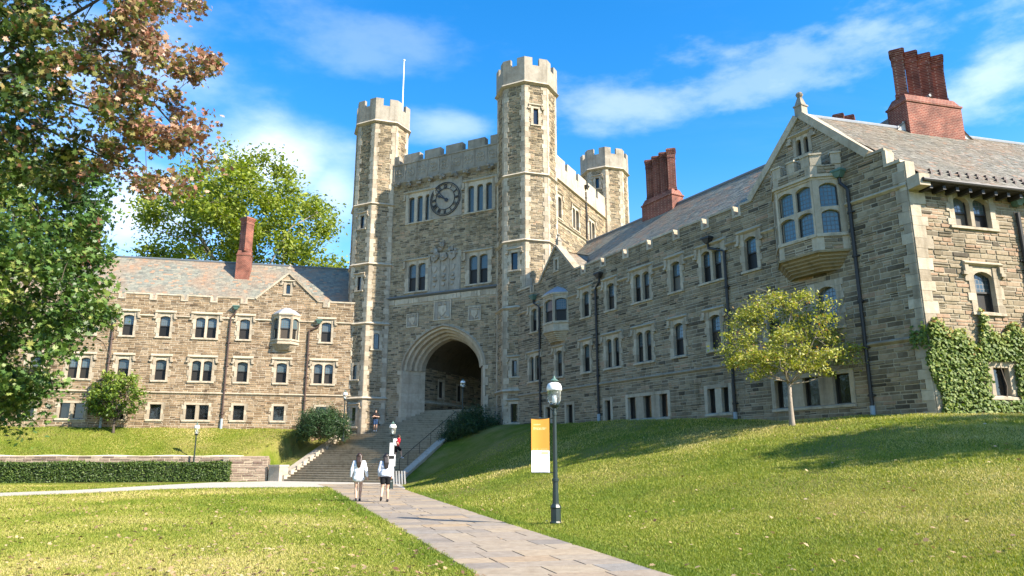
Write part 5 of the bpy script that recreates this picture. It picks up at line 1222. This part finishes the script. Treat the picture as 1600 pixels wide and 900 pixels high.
for (x, y, h, rr, lb, sd) in ((-46, 24, 10, 6.5, 'unseen broad tree added left of the lawn for dark window reflections, nearest the camera', 23), (-54, 38, 11, 7, 'unseen broad tree added left of the lawn for dark window reflections, beyond the first one', 24), (-62, 12, 11, 7, 'unseen broad tree added left of the lawn for dark window reflections, set farthest back', 25)):  # unseen trees, added so the panes reflect something dark and low sky is blocked
    rg = np.random.default_rng(sd); c = rg.normal(size=(80, 3)); c /= np.linalg.norm(c, axis=1, keepdims=True); c *= (rg.random((80, 1)) ** .4) * [rr, rr, rr * .95]
    make_tree('reflection_tree', lb, (x, y, 0), (x, y, h - rr * .6), c + [x, y, h], 1.6, 70, .6, M_LEAF_GREEN, M_BARK, .35, 'leaf', None, sd, limbs=12)
def shrub(name, label, poly, Y0, dY, n, crad, per, size, mleaf, base, seed, tpl='needle', core=True):
    rg = np.random.default_rng(seed); root = empty(name, tuple(base), label, 'shrub'); c = crown_points(poly, Y0, dY, n, seed)
    br = MB()
    for q in c[:: max(1, n // 25)]: br.tube([np.array(base), np.array(base) * .4 + q * .6 + [0, 0, .1], q], [.035, .022, .01], 4, caps=False)
    part('stems', br, M_BARK, root)
    P = np.repeat(c, per, 0) + rg.normal(size=(n * per, 3)) * crad * .5; nd_ = P - (c.mean(0) - [0, 0, .3]); nd_ /= np.linalg.norm(nd_, axis=1, keepdims=True)
    o = leaf_obj('foliage', P, size * rg.uniform(.6, 1.2, len(P)), np.clip(rg.normal(.5, .25, len(P)), 0, 1), mleaf, root, tpl, nd_ * .8, 1.0, off=base); o['kind'] = 'stuff'; return root
bq = at_depth(503, 680, 56.2)
shrub('yew_bush', 'rounded dark green bush left of the head of the steps', [(457, 672), (468, 652), (482, 642), (500, 638), (520, 640), (538, 650), (545, 672), (535, 682), (470, 680)], 56.2, 1.6, 90, .5, 150, .26, M_LEAF_DARK, (bq[0], bq[1], bq[2] - .1), 31)
bq = at_depth(728, 688, 53.4)
shrub('yew_bush', 'black-green spreading bush in shade right of the arch steps', [(690, 688), (696, 668), (712, 652), (735, 640), (750, 640), (762, 650), (780, 660), (768, 680), (740, 688), (712, 692)], 53.4, 1.5, 85, .5, 150, .26, M_LEAF_DARK, (bq[0], bq[1], max(bq[2] - .1, gz(bq[0], bq[1]) - .1)), 32)

# clipped hedge
hA, hB = FG.loc(*at_z(-150, 758)[:2])[0], FG.loc(*at_z(356, 752.6)[:2])[0]; hq = FG.loc(*at_z(300, 753)[:2])[1]
hq = min(-0.9, hq); hd = empty('hedge', FG.pt((hA + hB) / 2, hq + .45, 0), 'long clipped green hedge along the foot of the garden wall', 'hedge')
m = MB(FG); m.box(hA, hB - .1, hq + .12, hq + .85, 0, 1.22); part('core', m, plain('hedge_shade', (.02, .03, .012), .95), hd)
rg = np.random.default_rng(40); n = 15000; L_ = hB - hA
u = hA + rg.random(n) * L_; top = rg.random(n) < .33; z = np.where(top, 1.27 + rg.normal(0, .05, n), rg.random(n) * 1.3); y = np.where(top, hq + rg.random(n) * .9, hq + .04 + rg.normal(0, .06, n)) + .06 * np.sin(u * 2.3) * np.sin(u * .7)
endm = rg.random(n) < .02; u = np.where(endm, hB + rg.normal(0, .05, n), u); y = np.where(endm, hq + rg.random(n) * .9, y); z = np.where(top & ~endm, z + .05 * np.sin(u * 1.3), z)
P = np.stack([FG.P[0] + FG.d[0] * u + FG.i[0] * y, FG.P[1] + FG.d[1] * u + FG.i[1] * y, z], 1)
nn = np.where(top[:, None], np.array([0, 0, 1.0]), np.array([-FG.i[0], -FG.i[1], .35]))
o = leaf_obj('foliage', P, rg.uniform(.09, .17, n), np.clip(.35 + .25 * top + rg.normal(0, .25, n), 0, 1), M_LEAF_BOX, hd, 'leaf', nn, .7, off=hd.location); o['kind'] = 'stuff'

# ivy on the sunlit end wall
iv = empty('ivy', FE.pt(2.6, -.05, 3.1), 'dense green ivy covering the foot of the sunlit end wall', 'ivy'); rg = np.random.default_rng(50); n = 34000
u = -.25 + rg.random(n) * 12; z = 2.9 + rg.random(n) ** .9 * 4.6
topz = 6.15 + .35 * np.sin(u * 1.9 + .5) + .2 * np.sin(u * 5.1) + np.maximum(0, 1.2 * np.sin(u * 2.7 + 1.0) ** 5) * (u > 1.2)
win = (u > 2.45) & (u < 3.75) & (z > 3.62) & (z < 5.12); win2 = (u > 8) & (u < 9.3) & (z > 3.6) & (z < 5.1)
k = (z < topz) & ~win & ~win2 & (u > -.02 + .25 * np.sin(z * 2.2) * (z < 5.6)); u, z = u[k], z[k]; n = len(u); y = -.06 - rg.random(n) ** 2 * .22
P = np.stack([FE.P[0] + FE.d[0] * u + FE.i[0] * y, FE.P[1] + FE.d[1] * u + FE.i[1] * y, z], 1)
u2 = 29.9 - rg.random(260) ** 3 * .6; z2 = 5.95 + rg.normal(0, .16, 260); P2_ = np.array([FW.pt(a, -.06 - .1 * rg.random(), b_) for a, b_ in zip(u2, z2)]); P = np.vstack([P, P2_])
ti = np.clip(np.concatenate([.32 + .45 * np.clip((z - (topz[k] - .7)) / .7, 0, 1) + rg.normal(0, .2, n), .3 + rg.normal(0, .2, 260)]), 0, 1)
nv = np.vstack([np.tile([-FE.i[0], -FE.i[1], .45], (n, 1)), np.tile([-FW.i[0], -FW.i[1], .45], (260, 1))])
o = leaf_obj('foliage', P, rg.uniform(.08, .13, len(P)), ti, M_LEAF_IVY, iv, 'heart', nv, .42, off=iv.location); o['kind'] = 'stuff'
m = MB(FE)
for k in range(16):
    x = .3 + k * .7; m.tube([(x, -.04, 2.9), (x + .2, -.05, 4.2), (x - .1, -.04, 5.5), (x + .1, -.04, 6.4)], [.03, .022, .015, .008], 4, caps=False)
part('stems', m, M_BARK, iv)

# ================================================================== lamps, banner, signs
def lamp_post(loc, label, h=3.42, group='lamp posts'):
    o = empty('lamp_post', loc, label, 'lamp post'); k = h / 3.42; x, y, z = loc; c = (x, y, z)
    def lt(name, prof, m_, par=None, n=12, sm=False):
        mb = MB(); mb.smooth = sm; mb.lathe([(r_, zz * k) for r_, zz in prof], c, n); return part(name, mb, m_, par or o)
    lt('base', [(.135, -.25), (.135, .03), (.118, .06), (.118, .34), (.13, .37), (.105, .42), (.085, .45)], M_LAMP, n=8)
    lt('post', [(.075, .451), (.062, .95), (.08, .96), (.08, 1.02), (.056, 1.04), (.042, 2.5), (.055, 2.51), (.055, 2.57), (.036, 2.6), (.036, 2.68)], M_LAMP)
    ln = lt('lantern_seat', [(.04, 2.681), (.10, 2.72), (.13, 2.76), (.075, 2.79)], M_LAMP)
    lt('lantern_glass', [(.10, 2.791), (.145, 2.83), (.162, 2.90), (.165, 3.12), (.13, 3.14)], M_LAMPGLASS, ln, 16, True)
    lt('lamp_bulb', [(.02, 2.79), (.05, 2.84), (.05, 2.96), (.02, 3.0)], M_WHITE, ln, 8, True)
    lt('shade', [(.182, 3.10), (.185, 3.14), (.18, 3.2), (.155, 3.265), (.10, 3.30), (.06, 3.305)], M_WHITE, ln, 18, True)
    lt('finial_cap', [(.05, 3.306), (.06, 3.335), (.115, 3.345), (.04, 3.40), (.012, 3.47)], M_COPPER, ln, 10)
    for sg in (-1, 1):
        mb = MB(); mb.tube([(x + sg * .04, y, z + 2.62 * k), (x + sg * .11, y, z + 2.68 * k), (x + sg * .11, y, z + 2.76 * k)], .011, 5); part('bracket', mb, M_LAMP, o)
    return o
lz = gz(1.02, 17.57); lamp_post((1.02, 17.57, lz), 'dark green lamp post with clear globe beside the path, banner hung on it', 3.42 - lz * .8)
lp2 = (-6.25, 38.6); lamp_post((*lp2, gz(*lp2)), 'lamp post with paper notices at the path edge below the steps')
lu, lq = FG.loc(*at_depth(304, 722, 52.2)[:2]); q = FG.pt(lu, -.35, 0); lamp_post((q[0], q[1], 0), 'lamp post standing between hedge and garden wall', 4.0)
q = at_depth(536, 684, 56.0); lamp_post((q[0], q[1], q[2]), 'lamp post rising from the bush at the head of the steps', 3.55)
q = at_depth(722, 680, 54.3); lamp_post((q[0], q[1], 4.15), 'lamp post in front of the dark arch behind the bush', 3.2)
def b_banner(nt, N, L, bs):
    tc = N.new('ShaderNodeTexCoord'); sp = N.new('ShaderNodeSeparateXYZ'); L.new(tc.outputs['Object'], sp.inputs[0])
    r = ramp_node(N, [(0.0, (.80, .80, .80)), (.30, (.80, .80, .80)), (.395, (.80, .80, .80)), (.40, (.70, .29, .035)), (1.0, (.68, .31, .06))], 'CONSTANT'); L.new(maprange(N, L, sp.outputs[2], 0, 1.26), r.inputs[0])
    c = r.outputs[0]
    def rect(c, x0, x1, z0, z1, col, fac=1.0, fuzzy=False):
        f = None
        for o_, a, b in ((0, x0, x1), (2, z0, z1)):
            for op, v in (('GREATER_THAN', a), ('LESS_THAN', b)):
                m_ = N.new('ShaderNodeMath'); m_.operation = op; L.new(sp.outputs[o_], m_.inputs[0]); m_.inputs[1].default_value = v
                if f is None: f = m_.outputs[0]
                else:
                    k = N.new('ShaderNodeMath'); k.operation = 'MULTIPLY'; L.new(f, k.inputs[0]); L.new(m_.outputs[0], k.inputs[1]); f = k.outputs[0]
        k = N.new('ShaderNodeMath'); k.operation = 'MULTIPLY'; L.new(f, k.inputs[0]); k.inputs[1].default_value = fac
        if fuzzy: L.new(maprange(N, L, tex_noise(N, L, 60, 3, .7), .42, .6, 0, fac), k.inputs[1])
        return mixc(N, L, k.outputs[0], c, col)
    for z0, x0, x1 in ((1.10, .05, .22), (1.02, .05, .36), (.99, .05, .33)): c = rect(c, x0, x1, z0, z0 + .028, (.88, .66, .36), .8, True)
    for z0 in (.535, .51): c = rect(c, .03, .40, z0, z0 + .012, (.88, .66, .36), .7, True)
    c = rect(c, .05, .22, .355, .405, (.30, .45, .75), .9, True); c = rect(c, .23, .40, .42, .475, (.85, .50, .22), .9)
    L.new(c, bs.inputs['Base Color']); bs.inputs['Roughness'].default_value = .7
M_BANNER = mat('printed_banner', b_banner)
bn = empty('banner', (.46, 17.57, 1.2), 'orange and white vertical banner hanging left of the near lamp post', 'banner')
me = MB(); n = 8
for i in range(n):
    x0, x1 = .43 * i / n, .43 * (i + 1) / n; y0, y1 = [.012 * math.sin(x * 9) for x in (x0, x1)]
    me.add([(x0, y0, 0), (x1, y1, 0), (x1, y1, 1.26), (x0, y0, 1.26), (x0, y0 + .003, 0), (x1, y1 + .003, 0), (x1, y1 + .003, 1.26), (x0, y0 + .003, 1.26)], [(0, 1, 2, 3), (7, 6, 5, 4), (3, 2, 6, 7), (1, 0, 4, 5)] + ([(4, 0, 3, 7)] if i == 0 else []) + ([(1, 5, 6, 2)] if i == n - 1 else []))
link('fabric', me.mesh('fabric'), M_BANNER, bn)
for zz in (0.0, 1.26):
    me = MB(); me.tube([(-.01, .002, zz), (.56, .002, zz)], .010, 6); link('banner_arm', me.mesh('banner_arm'), M_LAMP, bn)
# paper notices wrapped round the lower lamp post
x, y = lp2
for z0, z1, w_, lb in ((.55, 1.15, .13, 'plain white paper wrapped round the lamp post near the steps, lowest notice'), (1.16, 1.75, .21, 'white notice with black heading on the lamp post near the steps'), (1.76, 2.35, .11, 'narrow white paper high on the lamp post near the steps')):
    o = empty('paper_notice', (x, y, z0), lb, 'notice', 'notices on the lamp post'); m = MB(); m.prism_xy([(x - w_, y - .095), (x + w_, y - .095), (x + w_ * .8, y + .09), (x - w_ * .8, y + .09)], z0, z1, .5); part('paper', m, M_WHITE, o)
    if w_ > .2: m = MB(); m.box(x - w_ * .7, x + w_ * .7, y - .099, y - .0951, z1 - .22, z1 - .06); part('black_heading', m, M_CLOCK, o)
M_SLAT = plain('weathered_white', (.33, .32, .30), .7, var=.5)
# slatted panel leaning at the foot of the steps
q0 = at_z(598, 757.5); FPn = Frame((q0[0] + .2, q0[1] - .4), 92); sg = empty('slatted_panel', (*FPn.pt(.75, 0, 0)[:2], 0), 'white slatted panel leaning at the right foot of the steps', 'panel')
for k in range(8):
    m = MB(FPn); x = .0 + k * .17; m.add([(x, 0, -.02), (x + .085, 0, -.02), (x + .085 - .12, .28, .82), (x - .12, .28, .82), (x, .03, -.02), (x + .085, .03, -.02), (x + .085 - .12, .31, .82), (x - .12, .31, .82)], [(0, 1, 2, 3), (5, 4, 7, 6), (1, 5, 6, 2), (4, 0, 3, 7), (3, 2, 6, 7)]); part('slat', m, M_SLAT, sg)
for z in (.15, .7): m = MB(FPn); m.box(-.1, 1.3, .05 + z * .34, .09 + z * .34, z - .03, z + .03); part('rail', m, M_PIPE_BR, sg)

# ================================================================== people
def skin_m(name, col): return plain(name, col, .6, var=.12, scale=20)
M_SKIN = skin_m('skin', (.55, .33, .23)); M_HAIR = plain('dark_hair', (.018, .012, .010), .45, var=.4, scale=30); M_HAIRB = plain('brown_hair', (.035, .017, .010), .45, var=.5, scale=30)
M_CLOTH = {k: plain(k + '_cloth', c, .9, var=.18, scale=14, spec=.15) for k, c in dict(white=(.74, .75, .78), grey=(.50, .53, .62), black=(.015, .015, .017), red=(.55, .02, .035), navy=(.03, .06, .13), dark=(.02, .018, .02), shoe=(.03, .03, .035), wshoe=(.75, .75, .75), pack=(.68, .68, .66)).items()}
def capsule(m, a, b, ra, rb, n=10, sq=1.0):
    a, b = Vector(a), Vector(b); d = (b - a); L_ = d.length; d = d / L_ if L_ > 1e-6 else Vector((0, 0, 1)); pts = []; rr = []
    for t_ in (-1.0, -.85, -.5, 0): pts.append(a + d * ra * t_); rr.append(max(ra * math.sqrt(max(0, 1 - t_ * t_)), .002))
    for t_ in (.0, .5, .85, 1.0): pts.append(b + d * rb * t_); rr.append(max(rb * math.sqrt(max(0, 1 - t_ * t_)), .002))
    m.tube(pts, rr, n)
def blobs(name, parent, caps, mat_, vox=.012, it=4):
    m = MB()
    for c in caps: capsule(m, *c)
    o = link(name, m.mesh(name), mat_, parent)
    r_ = o.modifiers.new('remesh', 'REMESH'); r_.mode = 'VOXEL'; r_.voxel_size = vox; r_.use_smooth_shade = True
    s_ = o.modifiers.new('smooth', 'SMOOTH'); s_.iterations = it; s_.factor = .5; return o
def person(loc, heading, label, legs, arms, top, bottom, hair, lean=0.0, height=1.66, shoes='shoe', skirt=0.0, pack=None, torso_w=.17, head_turn=0.0, hem=.80):
    """legs: [(knee dx,dy,z),(ankle dx,dy,z)] left,right relative to the hips' ground point; arms: [(elbow),(wrist)]; x right, y forward"""
    o = empty('person', loc, label, 'person'); o.rotation_euler = (0, 0, -R(heading)); k = height / 1.66; o.scale = (k, k, k)
    sh, hipz = 1.36, .86; ly = lean
    def T_(z): return ly * max(0, (z - .86)) / .5
    body = []; hips = [(-.088, 0, hipz), (.088, 0, hipz)]
    body += [((-.05, 0, .90), (.05, 0, .90), .115, .115), ((0, T_(1.0), 1.0), (0, T_(1.2), 1.2), .115, .125), ((-.09, T_(1.3), 1.30), (.09, T_(1.3), 1.30), .085, .085), ((0, T_(1.36), 1.36), (0, T_(1.46) + .01, 1.46), .055, .048)]
    hc = (0, T_(1.55) + .015, 1.55)
    body += [((hc[0], hc[1] - .012, 1.575), (hc[0], hc[1] + .0, 1.565), .088, .085), ((hc[0], hc[1] + .02, 1.50), (hc[0], hc[1] + .03, 1.475), .062, .045), ((hc[0], hc[1] + .10, 1.535), (hc[0], hc[1] + .085, 1.555), .012, .009)]
    for sg in (-1, 1): body.append(((sg * .082, hc[1] - .005, 1.545), (sg * .084, hc[1] - .008, 1.565), .014, .016))
    for (kn, an), h in zip(legs, hips):
        body += [(h, kn, .085, .056), (kn, (kn[0] * .7 + an[0] * .3, kn[1] * .7 + an[1] * .3 - .012, kn[2] * .7 + an[2] * .3), .053, .058), ((kn[0] * .7 + an[0] * .3, kn[1] * .7 + an[1] * .3 - .012, kn[2] * .7 + an[2] * .3), an, .056, .036)]
    shl = [(-torso_w, T_(sh), sh), (torso_w, T_(sh), sh)]
    for (el, wr), s_, sg in zip(arms, shl, (-1, 1)):
        d = Vector(wr) - Vector(el); d.normalize(); pal = Vector(wr) + d * .06; side = d.cross(Vector((0, 1, 0))).normalized() if abs(d.y) < .9 else Vector((1, 0, 0)); nrm = side.cross(d)
        body += [(s_, el, .05, .038), (el, wr, .038, .027), (wr, tuple(pal), .027, .033)]
        for j, ln in enumerate((.062, .07, .066, .05)):
            b_ = pal + side * (j - 1.5) * .018 + d * .02; t1 = b_ + d * ln * .5 + nrm * .006 * sg; t2 = t1 + d * ln * .4 + nrm * .02 * sg; body += [(tuple(b_), tuple(t1), .0095, .009), (tuple(t1), tuple(t2), .009, .0075)]
        tb = Vector(wr) + d * .03 + side * .028; body.append((tuple(tb), tuple(tb + side * .022 + d * .035), .011, .009))
    blobs('body', o, body, M_SKIN, .010, 3)
    # clothes
    if top:
        c = [((-.05, T_(1.0), hem + .10), (-.05, T_(1.1), 1.1), .130 + skirt, .125), ((.05, T_(1.0), hem + .10), (.05, T_(1.1), 1.1), .130 + skirt, .125), ((-.07, T_(1.02), hem + .1), (.07, T_(1.02), hem + .1), .135 + skirt, .135 + skirt), ((-.05, T_(1.1), 1.05), (.05, T_(1.1), 1.05), .14 + skirt * .5, .14 + skirt * .5), ((-.07, T_(1.25), 1.22), (.07, T_(1.25), 1.22), .135, .135), ((-.12, T_(sh), sh - .03), (.12, T_(sh), sh - .03), .085, .085), ((0, T_(1.4), 1.38), (0, T_(1.42), 1.41), .075, .068)]
        for (el, wr), s_ in zip(arms, shl):
            e = Vector(el); w_ = Vector(wr); c.append((s_, el, .068, .058))
            if top[1] == 'long': c.append((el, tuple(e * .1 + w_ * .9), .058, .046))
            else: c[-1] = (s_, tuple(Vector(s_) * .35 + e * .65), .07, .066)
        blobs('top', o, c, M_CLOTH[top[0]], .014, 4)
    if bottom:
        c = [((-.06, 0, .90), (.06, 0, .90), .128, .128)]
        for (kn, an), h in zip(legs, hips): c.append((h, tuple(Vector(h) * (1 - bottom[1]) + Vector(kn) * bottom[1]), .105, .092))
        blobs('shorts', o, c, M_CLOTH[bottom[0]], .014, 4)
    for (kn, an), sg in zip(legs, (-1, 1)):
        f = Vector(an) - Vector(kn); pitch = max(0, -f.y) * 1.2
        a = Vector((an[0], an[1] - .03, max(an[2] - .045, .04))); b_ = Vector((an[0], an[1] + .13, max(an[2] - .055 - pitch * .15, .034))); blobs('shoe', o, [(tuple(a), tuple(b_), .044, .036), ((an[0], an[1] - .01, an[2] - .02), (an[0], an[1], an[2]), .043, .04)], M_CLOTH[shoes], .01, 2)
    if hair:
        hm, ln = hair; c = [((0, hc[1] - .028, 1.585), (0, hc[1] - .012, 1.60), .10, .092), ((-.05, hc[1] - .03, 1.56), (.05, hc[1] - .03, 1.56), .075, .075)]
        if ln:
            zb = 1.50 - ln; yb = T_(1.3) - .125
            for x_ in (-.055, -.018, .02, .055): c.append(((x_, hc[1] - .06, 1.53), (x_ * .9, yb, 1.36), .058, .052)); c.append(((x_ * .9, yb, 1.36), (x_ * .75 + random.uniform(-.012, .012), yb - .02, zb + random.uniform(0, .06)), .05, .022))
        blobs('hair', o, c, hm, .012, 2)
    if pack:
        c = [((-.09, -.20 + T_(1.2), 1.32), (.09, -.20 + T_(1.2), 1.32), .095, .095), ((-.09, -.20 + T_(1.1), 1.02), (.09, -.20 + T_(1.1), 1.02), .10, .10), ((0, -.2, 1.05), (0, -.2, 1.3), .13, .12)]; blobs('backpack', o, c, M_CLOTH[pack], .016, 3)
    return o
hd_ = -15.0
q = at_z(558.5, 783.5, .02); person((q[0], q[1], .022), hd_ + 8, 'woman in an oversized white shirt walking away on the path, long dark hair', [((-.075, .06, .47), (-.05, -.10, .10)), ((.085, .10, .48), (.06, .16, .085))],
    [((-.25, -.04, 1.09), (-.27, .03, .84)), ((.26, -.05, 1.09), (.30, .02, .85))], ('white', 'long'), None, (M_HAIRB, .34), 0, 1.69, 'shoe', .008, hem=.70)
q = at_z(601, 784.5, .02); person((q[0], q[1], .022), hd_, 'woman in a grey sweater and black shorts walking away on the path', [((-.10, .04, .48), (-.15, -.22, .17)), ((.09, .08, .47), (.10, .06, .085))],
    [((-.24, .0, 1.10), (-.22, .10, .88)), ((.24, .0, 1.10), (.22, .10, .88))], ('grey', 'long'), ('black', .5), (M_HAIR, .36), .02, 1.67, 'shoe', .02, hem=.86)
def on_step(px, py):                                        # foot point on the flight of steps
    r = ray(px, py); t_ = 30.0
    while t_ < 80:
        q = np.array([0, 0, HC]) + r * t_; u, v = FT.loc(q[0], q[1]); i = math.floor((v - STEP_Y0) / STEP_T); z = STEP_R * (i + 1) if i >= 0 else 0
        if q[2] <= z: return (q[0], q[1], z)
        t_ += .02
    return tuple(q)
q = on_step(619, 722); person(q, 50, 'runner in a red shirt and dark shorts stepping up the steps with a pale backpack', [((-.09, .02, .47), (-.10, -.10, .085)), ((.10, .30, .62), (.12, .34, .24))],
    [((-.25, .06, 1.12), (-.18, .26, 1.16)), ((.25, -.10, 1.12), (.20, .08, .98))], ('red', 'short'), ('dark', .7), (M_HAIRB, 0), .10, 1.76, 'wshoe', .0, pack='pack', hem=.9)
q = on_step(586, 677); person(q, 168, 'person in a dark shirt and blue shorts descending the steps with folded arms', [((-.085, .10, .48), (-.08, .10, .085)), ((.085, .05, .47), (.08, -.12, .11))],
    [((-.24, .04, 1.12), (.06, .22, 1.16)), ((.24, .04, 1.12), (-.06, .21, 1.12))], ('dark', 'short'), ('navy', .75), (M_HAIR, 0), .0, 1.68, 'wshoe', .0, hem=.9)

# ================================================================== lawn: blades and fallen leaves
def path_clear(x, y):
    l = np.interp(y, [p_[1] for p_ in PATH_L], [p_[0] for p_ in PATH_L]); r_ = np.interp(y, [p_[1] for p_ in PATH_R], [p_[0] for p_ in PATH_R])
    e = .05 * np.sin(y * 7.3) * np.sin(y * 2.9) - .02
    return (x < l - e) | (x > r_ + e)
cA, cB = np.array(A), np.array(B)
def cross_clear(x, y):
    ya = np.interp(x, cA[:6, 0], cA[:6, 1]); yb = np.interp(x, cB[:, 0], cB[:, 1]); return (y < yb - .02) | ((y > ya + .02) & (x < cA[5, 0])) | (x > cB[-1, 0])
rg = np.random.default_rng(77); px_, py_, pz_, sc_ = [], [], [], []
for y0, y1, dens in ((7.6, 9.2, 2400), (9.2, 12, 2700), (12, 16, 1500), (16, 22, 700), (22, 31, 300), (31, 46, 110)):
    w0 = y1 * .88; area = (y1 - y0) * 2 * w0; n = int(area * dens); x = (rg.random(n) * 2 - 1) * w0; y = y0 + rg.random(n) * (y1 - y0)
    k = path_clear(x, y) & cross_clear(x, y) & (np.abs(x) < y * .88); x, y = x[k], y[k]; z = ground_z(x, y)
    u_ = (x - FT.P[0]) * FT.d[0] + (y - FT.P[1]) * FT.d[1]; v_ = (x - FT.P[0]) * FT.i[0] + (y - FT.P[1]) * FT.i[1]; k = ~((v_ > STEP_Y0 - 1.5) & (u_ < STEP_W + .5)); x, y, z = x[k], y[k], z[k]
    px_.append(x); py_.append(y); pz_.append(z); sc_.append(np.full(len(x), max(.9, y0 / 10) ** .75))
u_ = -34 + rg.random(60000) * 36; q_ = .2 + rg.random(60000) * (QW - .35); x = FL.P[0] + FL.d[0] * u_ - FL.i[0] * q_; y = FL.P[1] + FL.d[1] * u_ - FL.i[1] * q_
t_u = (x - FT.P[0]) * FT.d[0] + (y - FT.P[1]) * FT.d[1]; k = t_u < -2.7; px_.append(x[k]); py_.append(y[k]); pz_.append(upper_z(u_, q_)[k]); sc_.append(np.full(int(k.sum()), 3.4))
X, Yy, Z, S = (np.concatenate(v) for v in (px_, py_, pz_, sc_)); n = len(X)
patch = np.zeros(n)
for j in range(14):
    fr = .25 * 1.28 ** j; th = rg.random() * math.pi; ph = rg.random(3) * 6.28
    patch += (.62 * .86 ** j) * np.sin(fr * (X * math.cos(th) + Yy * math.sin(th)) + ph[0] + 1.2 * np.sin(fr * .6 * (X * math.sin(th) - Yy * math.cos(th)) + ph[1]))
near = np.minimum(np.abs(X - np.interp(Yy, [p_[1] for p_ in PATH_L], [p_[0] for p_ in PATH_L])), np.abs(X - np.interp(Yy, [p_[1] for p_ in PATH_R], [p_[0] for p_ in PATH_R])))
hgt = (.022 + .018 * rg.random(n)) * np.clip(S, 1, 2.2) * (1 + .5 * (near < .35)); wid = (.0042 + .003 * rg.random(n)) * S * 1.25
ang = rg.random(n) * 2 * math.pi; lean = rg.normal(0, .55, (n, 2)) * hgt[:, None]
dx, dy = np.cos(ang) * wid, np.sin(ang) * wid
V = np.empty((n, 3, 3), np.float32); V[:, 0] = np.stack([X - dx, Yy - dy, Z - .005], 1); V[:, 1] = np.stack([X + dx, Yy + dy, Z - .005], 1); V[:, 2] = np.stack([X + lean[:, 0], Yy + lean[:, 1], Z + hgt], 1)
me = bpy.data.meshes.new('grass'); me.vertices.add(n * 3); me.vertices.foreach_set('co', V.ravel()); me.loops.add(n * 3); me.loops.foreach_set('vertex_index', np.arange(n * 3, dtype=np.int32))
me.polygons.add(n); me.polygons.foreach_set('loop_start', np.arange(n, dtype=np.int32) * 3)
ti = np.clip(.47 + .21 * patch + rg.normal(0, .17, n) + .13 * np.clip((X - 3) / 6, 0, 1) - .22 * (near < .5), 0, 1)
me.attributes.new('tint', 'FLOAT', 'FACE').data.foreach_set('value', ti.astype(np.float32)); me.update()
tag(link('grass', me, M_GRASS_BL), 'short green and straw coloured lawn grass on both sides of the path', 'grass', kind='stuff')
n = 4200; y = 9.5 + rg.random(n) ** 1.6 * 34; x = (rg.random(n) * 2 - 1) * y * .72; w = np.where(x < 0, 1.0, .30); k = (rg.random(n) < w) & cross_clear(x, y) & (path_clear(x, y) | (rg.random(n) < .06)); x, y = x[k], y[k]
P = np.stack([x, y, ground_z(x, y) + .045 * (path_clear(x, y)) + .03], 1); n = len(P)
o = leaf_obj('fallen_leaves', P, rg.uniform(.05, .115, n), np.clip(rg.normal(.5, .25, n), 0, 1), M_LEAF_DRY, None, 'star', np.tile([0, 0, 1.0], (n, 1)), .3); tag(o, 'dry tan leaves fallen across the lawns', 'leaves', kind='stuff')
